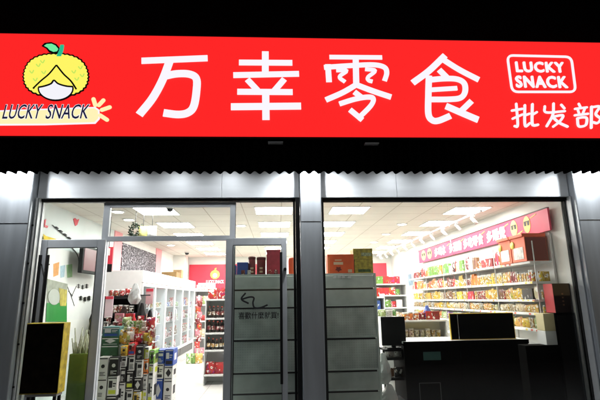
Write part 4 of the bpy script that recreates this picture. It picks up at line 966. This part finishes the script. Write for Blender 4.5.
for k, (px, py, m, lab, w, h) in enumerate(((108, 318, mat('pink_white_card', (.78, .60, .66), .5, noise=.2, nscale=5), 'pink and white sign card standing among the cartons', .13, .36), (149, 304, mat('pink_card', (.72, .42, .45), .5, noise=.2, nscale=5), 'pink sign card beside the first fridge', .12, .26))):
    c3 = onY(px, py, 1.9); t = thing('sign_card', lab, 'sign', (c3.x, 1.9, c3.z))
    MB().box(c3.x-w/2, c3.x+w/2, 1.9, 1.91, c3.z, c3.z+h).build('card', m, t); MB().box(c3.x-w/2, c3.x+w/2, 1.897, 1.8995, c3.z+h-.05, c3.z+h-.004).build('heading', REDV, t); MB().tube([(c3.x, 1.915, .02), (c3.x, 1.915, c3.z+.05)], .008, 8).build('stem', ALU, t)
# cartons of drink piled inside the doorway
CW = mat('white_carton', (.72, .72, .70), .5, noise=.05); CB = mat('black_carton', (.018, .016, .018), .45, noise=.2); CBL = mat('blue_carton', (.02, .07, .34), .45, noise=.1); CG = mat('green_carton', (.03, .12, .05), .5, noise=.5, nscale=8); GRN = mat('lime_print', (.55, .62, .05), .5); TEALC = mat('teal_carton', (.05, .16, .15), .5, noise=.3, nscale=6)
cnt = {}
def pile(px0, px1, ys, Y, kinds, side, dz=None):
    """a column of cartons standing on each other; ys are the picture heights of their top edges, nearest the floor last"""
    x0, x1 = PX(px0, 370, Y), PX(px1, 370, Y)
    zs = [PZ((px0+px1)/2, y, Y) for y in ys]+[.02]
    for k in range(len(ys)):
        z1, z0 = zs[k]-.001, zs[k+1]
        m, word = kinds[k % len(kinds)]; d = .30
        pos = ('topmost', 'second from top', 'third from top', 'fourth from top', 'fifth from top', 'lowest')[k] if k < len(ys)-1 else 'lowest'
        t = thing('drink_carton', '%s carton, %s in the %s' % (word, pos, side), 'carton', ((x0+x1)/2, Y+d/2, z0), 'drink cartons piled inside the doorway')
        MB().box(x0+.004, x1-.004, Y, Y+d, z0, z1).build('box', m, t, bevel=.009); MB().box(x0+.012, x1-.012, Y-.0015, Y-.0005, z1-.030, z1-.016).build('seam_tape', INK if m is CW else CW, t)
        w = x1-x0; h = z1-z0
        if m is BOXP:
            cc = COL[word.split()[0]]; t.children[0].color = (*cc, 1)
        dark = m in (CB, CBL, CG, TEALC)
        pm = CW if dark else (GRN if 'lime' in word else INK)
        r = random.random(); fx = lambda u: x0+.004+(w-.008)*u; fz = lambda v: z0+h*v
        def pr(u0, u1, v0, v1, mm=pm): MB().box(fx(u0), fx(u1), Y-.002, Y-.0004, fz(v0), fz(v1)).build('print', mm, t)
        if r < .3:
            MB().slab([(fx(.5)+w*.18*math.cos(.3927*a), Y-.002, fz(.56)+w*.18*math.sin(.3927*a)) for a in range(16)], (0, .0016, 0)).build('print', pm, t)
            for q in range(3): pr(.2, random.uniform(.5, .85), .12+.07*q, .15+.07*q)
        elif r < .55:
            pr(.0, .26, .04, .84); pr(.36, .9, .55, .75)
            for q in range(4): pr(.36, random.uniform(.6, .95), .12+.08*q, .155+.08*q)
        elif r < .8:
            pr(.14, .5, .42, .78); pr(.56, .88, .60, .66); pr(.56, .8, .48, .53); pr(.14, .88, .1, .3, random.choice((REDV, GRN, INK, BLU)))
        else:
            MB().slab([(fx(.5), Y-.002, fz(.2)), (fx(.82), Y-.002, fz(.5)), (fx(.5), Y-.002, fz(.8)), (fx(.18), Y-.002, fz(.5))], (0, .0016, 0)).build('print', pm, t); pr(.1, .9, .07, .13)
        MB().box(x1-.0042, x1-.0026, Y+d*.25, Y+d*.7, z0+h*.3, z0+h*.7).build('print', pm, t)
Py, Pr, Po, Pg = (BOXP, 'yellow printed'), (BOXP, 'red printed'), (BOXP, 'orange printed'), (BOXP, 'green printed')
Wc, Bc, Lc, BLc, Gc, Tc = (CW, 'white'), (CB, 'black'), (CW, 'white and lime'), (CBL, 'blue'), (CG, 'green printed'), (TEALC, 'dark teal')
pile(97.5, 107.8, [357, 378.5, 399], .80, [Wc, Wc, Wc, Wc], 'front pile beside the left leaf')
pile(108.3, 118.4, [357, 376.5, 396], .80, [Bc, Wc, Bc], 'front pile second from the left leaf')
pile(99, 117, [327, 337, 345], .95, [Tc, Gc, Gc], 'green pile behind the left leaf')
pile(119, 126, [346, 356, 367, 383], .9, [Py, Wc, Bc, Wc], 'third pile from the left leaf')
pile(126.5, 134, [343, 355, 371, 389], .93, [Pr, Wc, Bc, Wc], 'fourth pile from the left leaf')
pile(134.5, 142.5, [345, 360, 378, 392], .95, [Bc, Wc, Bc, Py], 'fifth pile from the left leaf')
pile(143, 148, [347, 359, 374, 388], 1.0, [Lc, Po, Wc, Lc], 'sixth pile from the left leaf')
pile(148.5, 153.8, [350, 364, 377], 1.02, [Pg, Lc, Wc], 'seventh pile from the left leaf')
pile(154.5, 163.5, [350, 364, 379], 1.25, [BLc, Wc, BLc], 'left column of the blue and white pile')
pile(164, 173, [349, 366, 380], 1.25, [BLc, Wc, Wc], 'right column of the blue and white pile')
# bags and gift packs lying on the piles
random.seed(31)
for k2 in range(16):
    px = 119.5+2.05*k2; p3 = onY(px, 345-2*(k2 % 3), 1.02+.05*(k2 % 4)); kd = random.choice(['small_bag', 'snack_bag', 'candy_jar', 'small_bag']); cl = random.choice(['yellow', 'red', 'lime', 'white', 'pink', 'orange', 'green', 'dark red'])
    good(kd, cl, (p3.x, 1.02+.05*(k2 % 4)+.08, p3.z+.05+.06*(k2 % 3)), random.uniform(-.6, .6), '%s %s heaped over the drink cartons, %s in the heap from left' % (cl, WORD[kd], ORD[k2]), CATS[kd], 'goods heaped over the drink cartons', .8)

random.seed(14)
k = 0
for px, py, Y, kind, col in ((122, 344, 1.0, 'snack_bag', 'yellow'), (130, 341, 1.05, 'small_bag', 'white'), (126, 345, 1.02, 'small_bag', 'lime'), (138, 343, 1.08, 'small_bag', 'red'), (145, 345, 1.15, 'snack_bag', 'golden'), (133, 341, 1.1, 'snack_bag', 'orange'),
        (140, 343, 1.12, 'small_bag', 'pink'), (148, 346, 1.2, 'small_bag', 'yellow'), (151, 352, 1.2, 'small_bag', 'red'), (119, 345, 1.1, 'candy_jar', 'golden')):
    p3 = onY(px, py, Y)
    good(kind, col, (p3.x, Y, p3.z+.002), random.uniform(-.4, .4), '%s %s on top of the drink cartons, %s counted from the left' % (col, WORD[kind], ORD[(1, 4, 2, 6, 8, 5, 7, 9, 9, 0)[k]] if k != 8 else 'last'), CATS[kind], 'goods on top of the drink cartons', .9); k += 1
random.seed(15)
for k2 in range(14):
    px = 101+3.6*k2; Yk = 1.30+.06*(k2 % 3); kd = random.choice(['small_bag', 'snack_cup', 'candy_jar', 'snack_box']); cl = random.choice(['black', 'red', 'white', 'pink', 'brown', 'dark red', 'golden', 'green'])
    p3 = onY(px, 334-5*(k2 % 3), Yk)
    good(kd, cl, (p3.x, Yk, p3.z), random.uniform(-.6, .6), '%s %s in the back row above the drink cartons, %s from left' % (cl, WORD[kd], ORD[k2]), CATS[kd], 'goods in the back row above the cartons', .85)
q = onY(128, 332, 1.34)
tt = thing('goods_table', 'table behind the drink cartons carrying a back row of goods', 'table', (q.x, 1.4, .02))
MB().box(onY(98, 340, 1.4).x, onY(150, 340, 1.4).x, 1.25, 1.52, q.z-.04, q.z-.002).build('table_top', WHITEM, tt)
for px in (99, 148): MB().box(onY(px, 340, 1.4).x, onY(px, 340, 1.4).x+.04, 1.36, 1.40, .02, q.z-.041).build('leg', BLACK, tt)
q = onY(128, 322, 1.5); lumpy('red_net_bag', q.x+.03, 1.5, q.z-.12, .12, .08, .24, mat('red_net', (.55, .03, .06), .5, noise=.3, nscale=20), 'red and white bag of fruit above the drink cartons', 'bag', 12)
q = onY(138, 335, 1.55); lumpy('black_bag', q.x+.02, 1.6, q.z-.02, .09, .08, .52, BLACK, 'black bag hanging above the drink cartons', 'bag', 13)
q = onY(134, 303, 1.7); lumpy('white_bag', q.x, 1.72, q.z-.02, .10, .06, .34, PLB, 'white plastic bag hanging beside the black bag', 'bag', 15)
q3 = onY(148, 338, 1.62); lumpy('black_bag', q3.x, 1.66, q3.z, .07, .06, .44, BLACK, 'smaller black bag hanging nearer the first fridge', 'bag', 33)
q3 = onY(122, 330, 1.75); lumpy('dark_bag', q3.x, 1.78, q3.z-.02, .09, .06, .40, mat('dark_brown_cloth', (.03, .015, .012), .8, noise=.4), 'dark brown bag hanging in front of the black shelf unit', 'bag', 34)
st = thing('bag_rail', 'thin black stand behind the drink cartons carrying the bags', 'stand', (q.x, 1.72, .02)); MB().tube([(q.x+.06, 1.78, .02), (q.x+.06, 1.78, 1.62)], .014, 8).build('post', BLACK, st); MB().tube([(q.x-.2, 1.78, 1.60), (q.x+.24, 1.78, 1.60)], .010, 8).build('crossbar', BLACK, st)
random.seed(16)
# carton in front of the left leaf, and the tub of stems behind it
p, q = onY(27, 323.5, -.42), onY(57.5, 394, -.42)
xr = q.x
t = thing('display_carton', 'large black fronted carton with bright yellow side before left leaf', 'carton', ((p.x+xr)/2, -.3, q.z))
MB().box(p.x+.0, xr, -.42, -.25, q.z, p.z).build('carton', mat('olive_yellow_card', (.52, .38, .02), .6, noise=.5, nscale=16), t, bevel=.005)
MB().box(p.x+.005, xr-.005, -.424, -.4205, q.z+.012, p.z-.012).build('front', mat('mottled_backlit_dark', (.012, .008, .004), .7, spec=.1, noise=.9, nscale=9), t)  # backlit shade put into the dark base, with brown mottling
z9 = q.z
t = thing('low_stool', 'dark low stool under the black fronted carton', 'stool', ((p.x+xr)/2, -.3, 0))
MB().box(p.x+.06, xr-.02, -.40, -.26, z9-.03, z9-.001).build('seat', mat('grey_plastic', (.3, .3, .3), .5), t)
for xx in (p.x+.08, xr-.06):
    for yy in (-.40, -.29): MB().box(xx, xx+.03, yy, yy+.03, 0, z9-.031).build('leg', BLACK, t)
p, q = onY(70, 354, .3), onY(88, 400, .3)
tub = thing('green_tub', 'green square tub of pale stems behind the left door leaf', 'tub', ((p.x+q.x)/2, .4, .02))
MB().box(p.x, q.x, .28, .55, .02, p.z).build('tub', mat('green_plastic', (.10, .17, .02), .5, noise=.2), tub, bevel=.01)
mb = MB()
for k in range(26):
    x = random.uniform(p.x+.02, q.x-.02); y = random.uniform(.3, .52); h = random.uniform(.12, .34); mb.tube([(x, y, p.z-.02), (x+random.uniform(-.06, .06), y, p.z+h)], [.012, .007], 6)
mb.build('stems', mat('pale_stems', (.55, .55, .42), .6, noise=.4, nscale=20), tub)
lumpy('dark_coat', PX(87, 330, .45), .75, 1.0, .10, .08, .52, BLACK, 'dark bag hanging on the wall behind the left leaf', 'bag', 22)
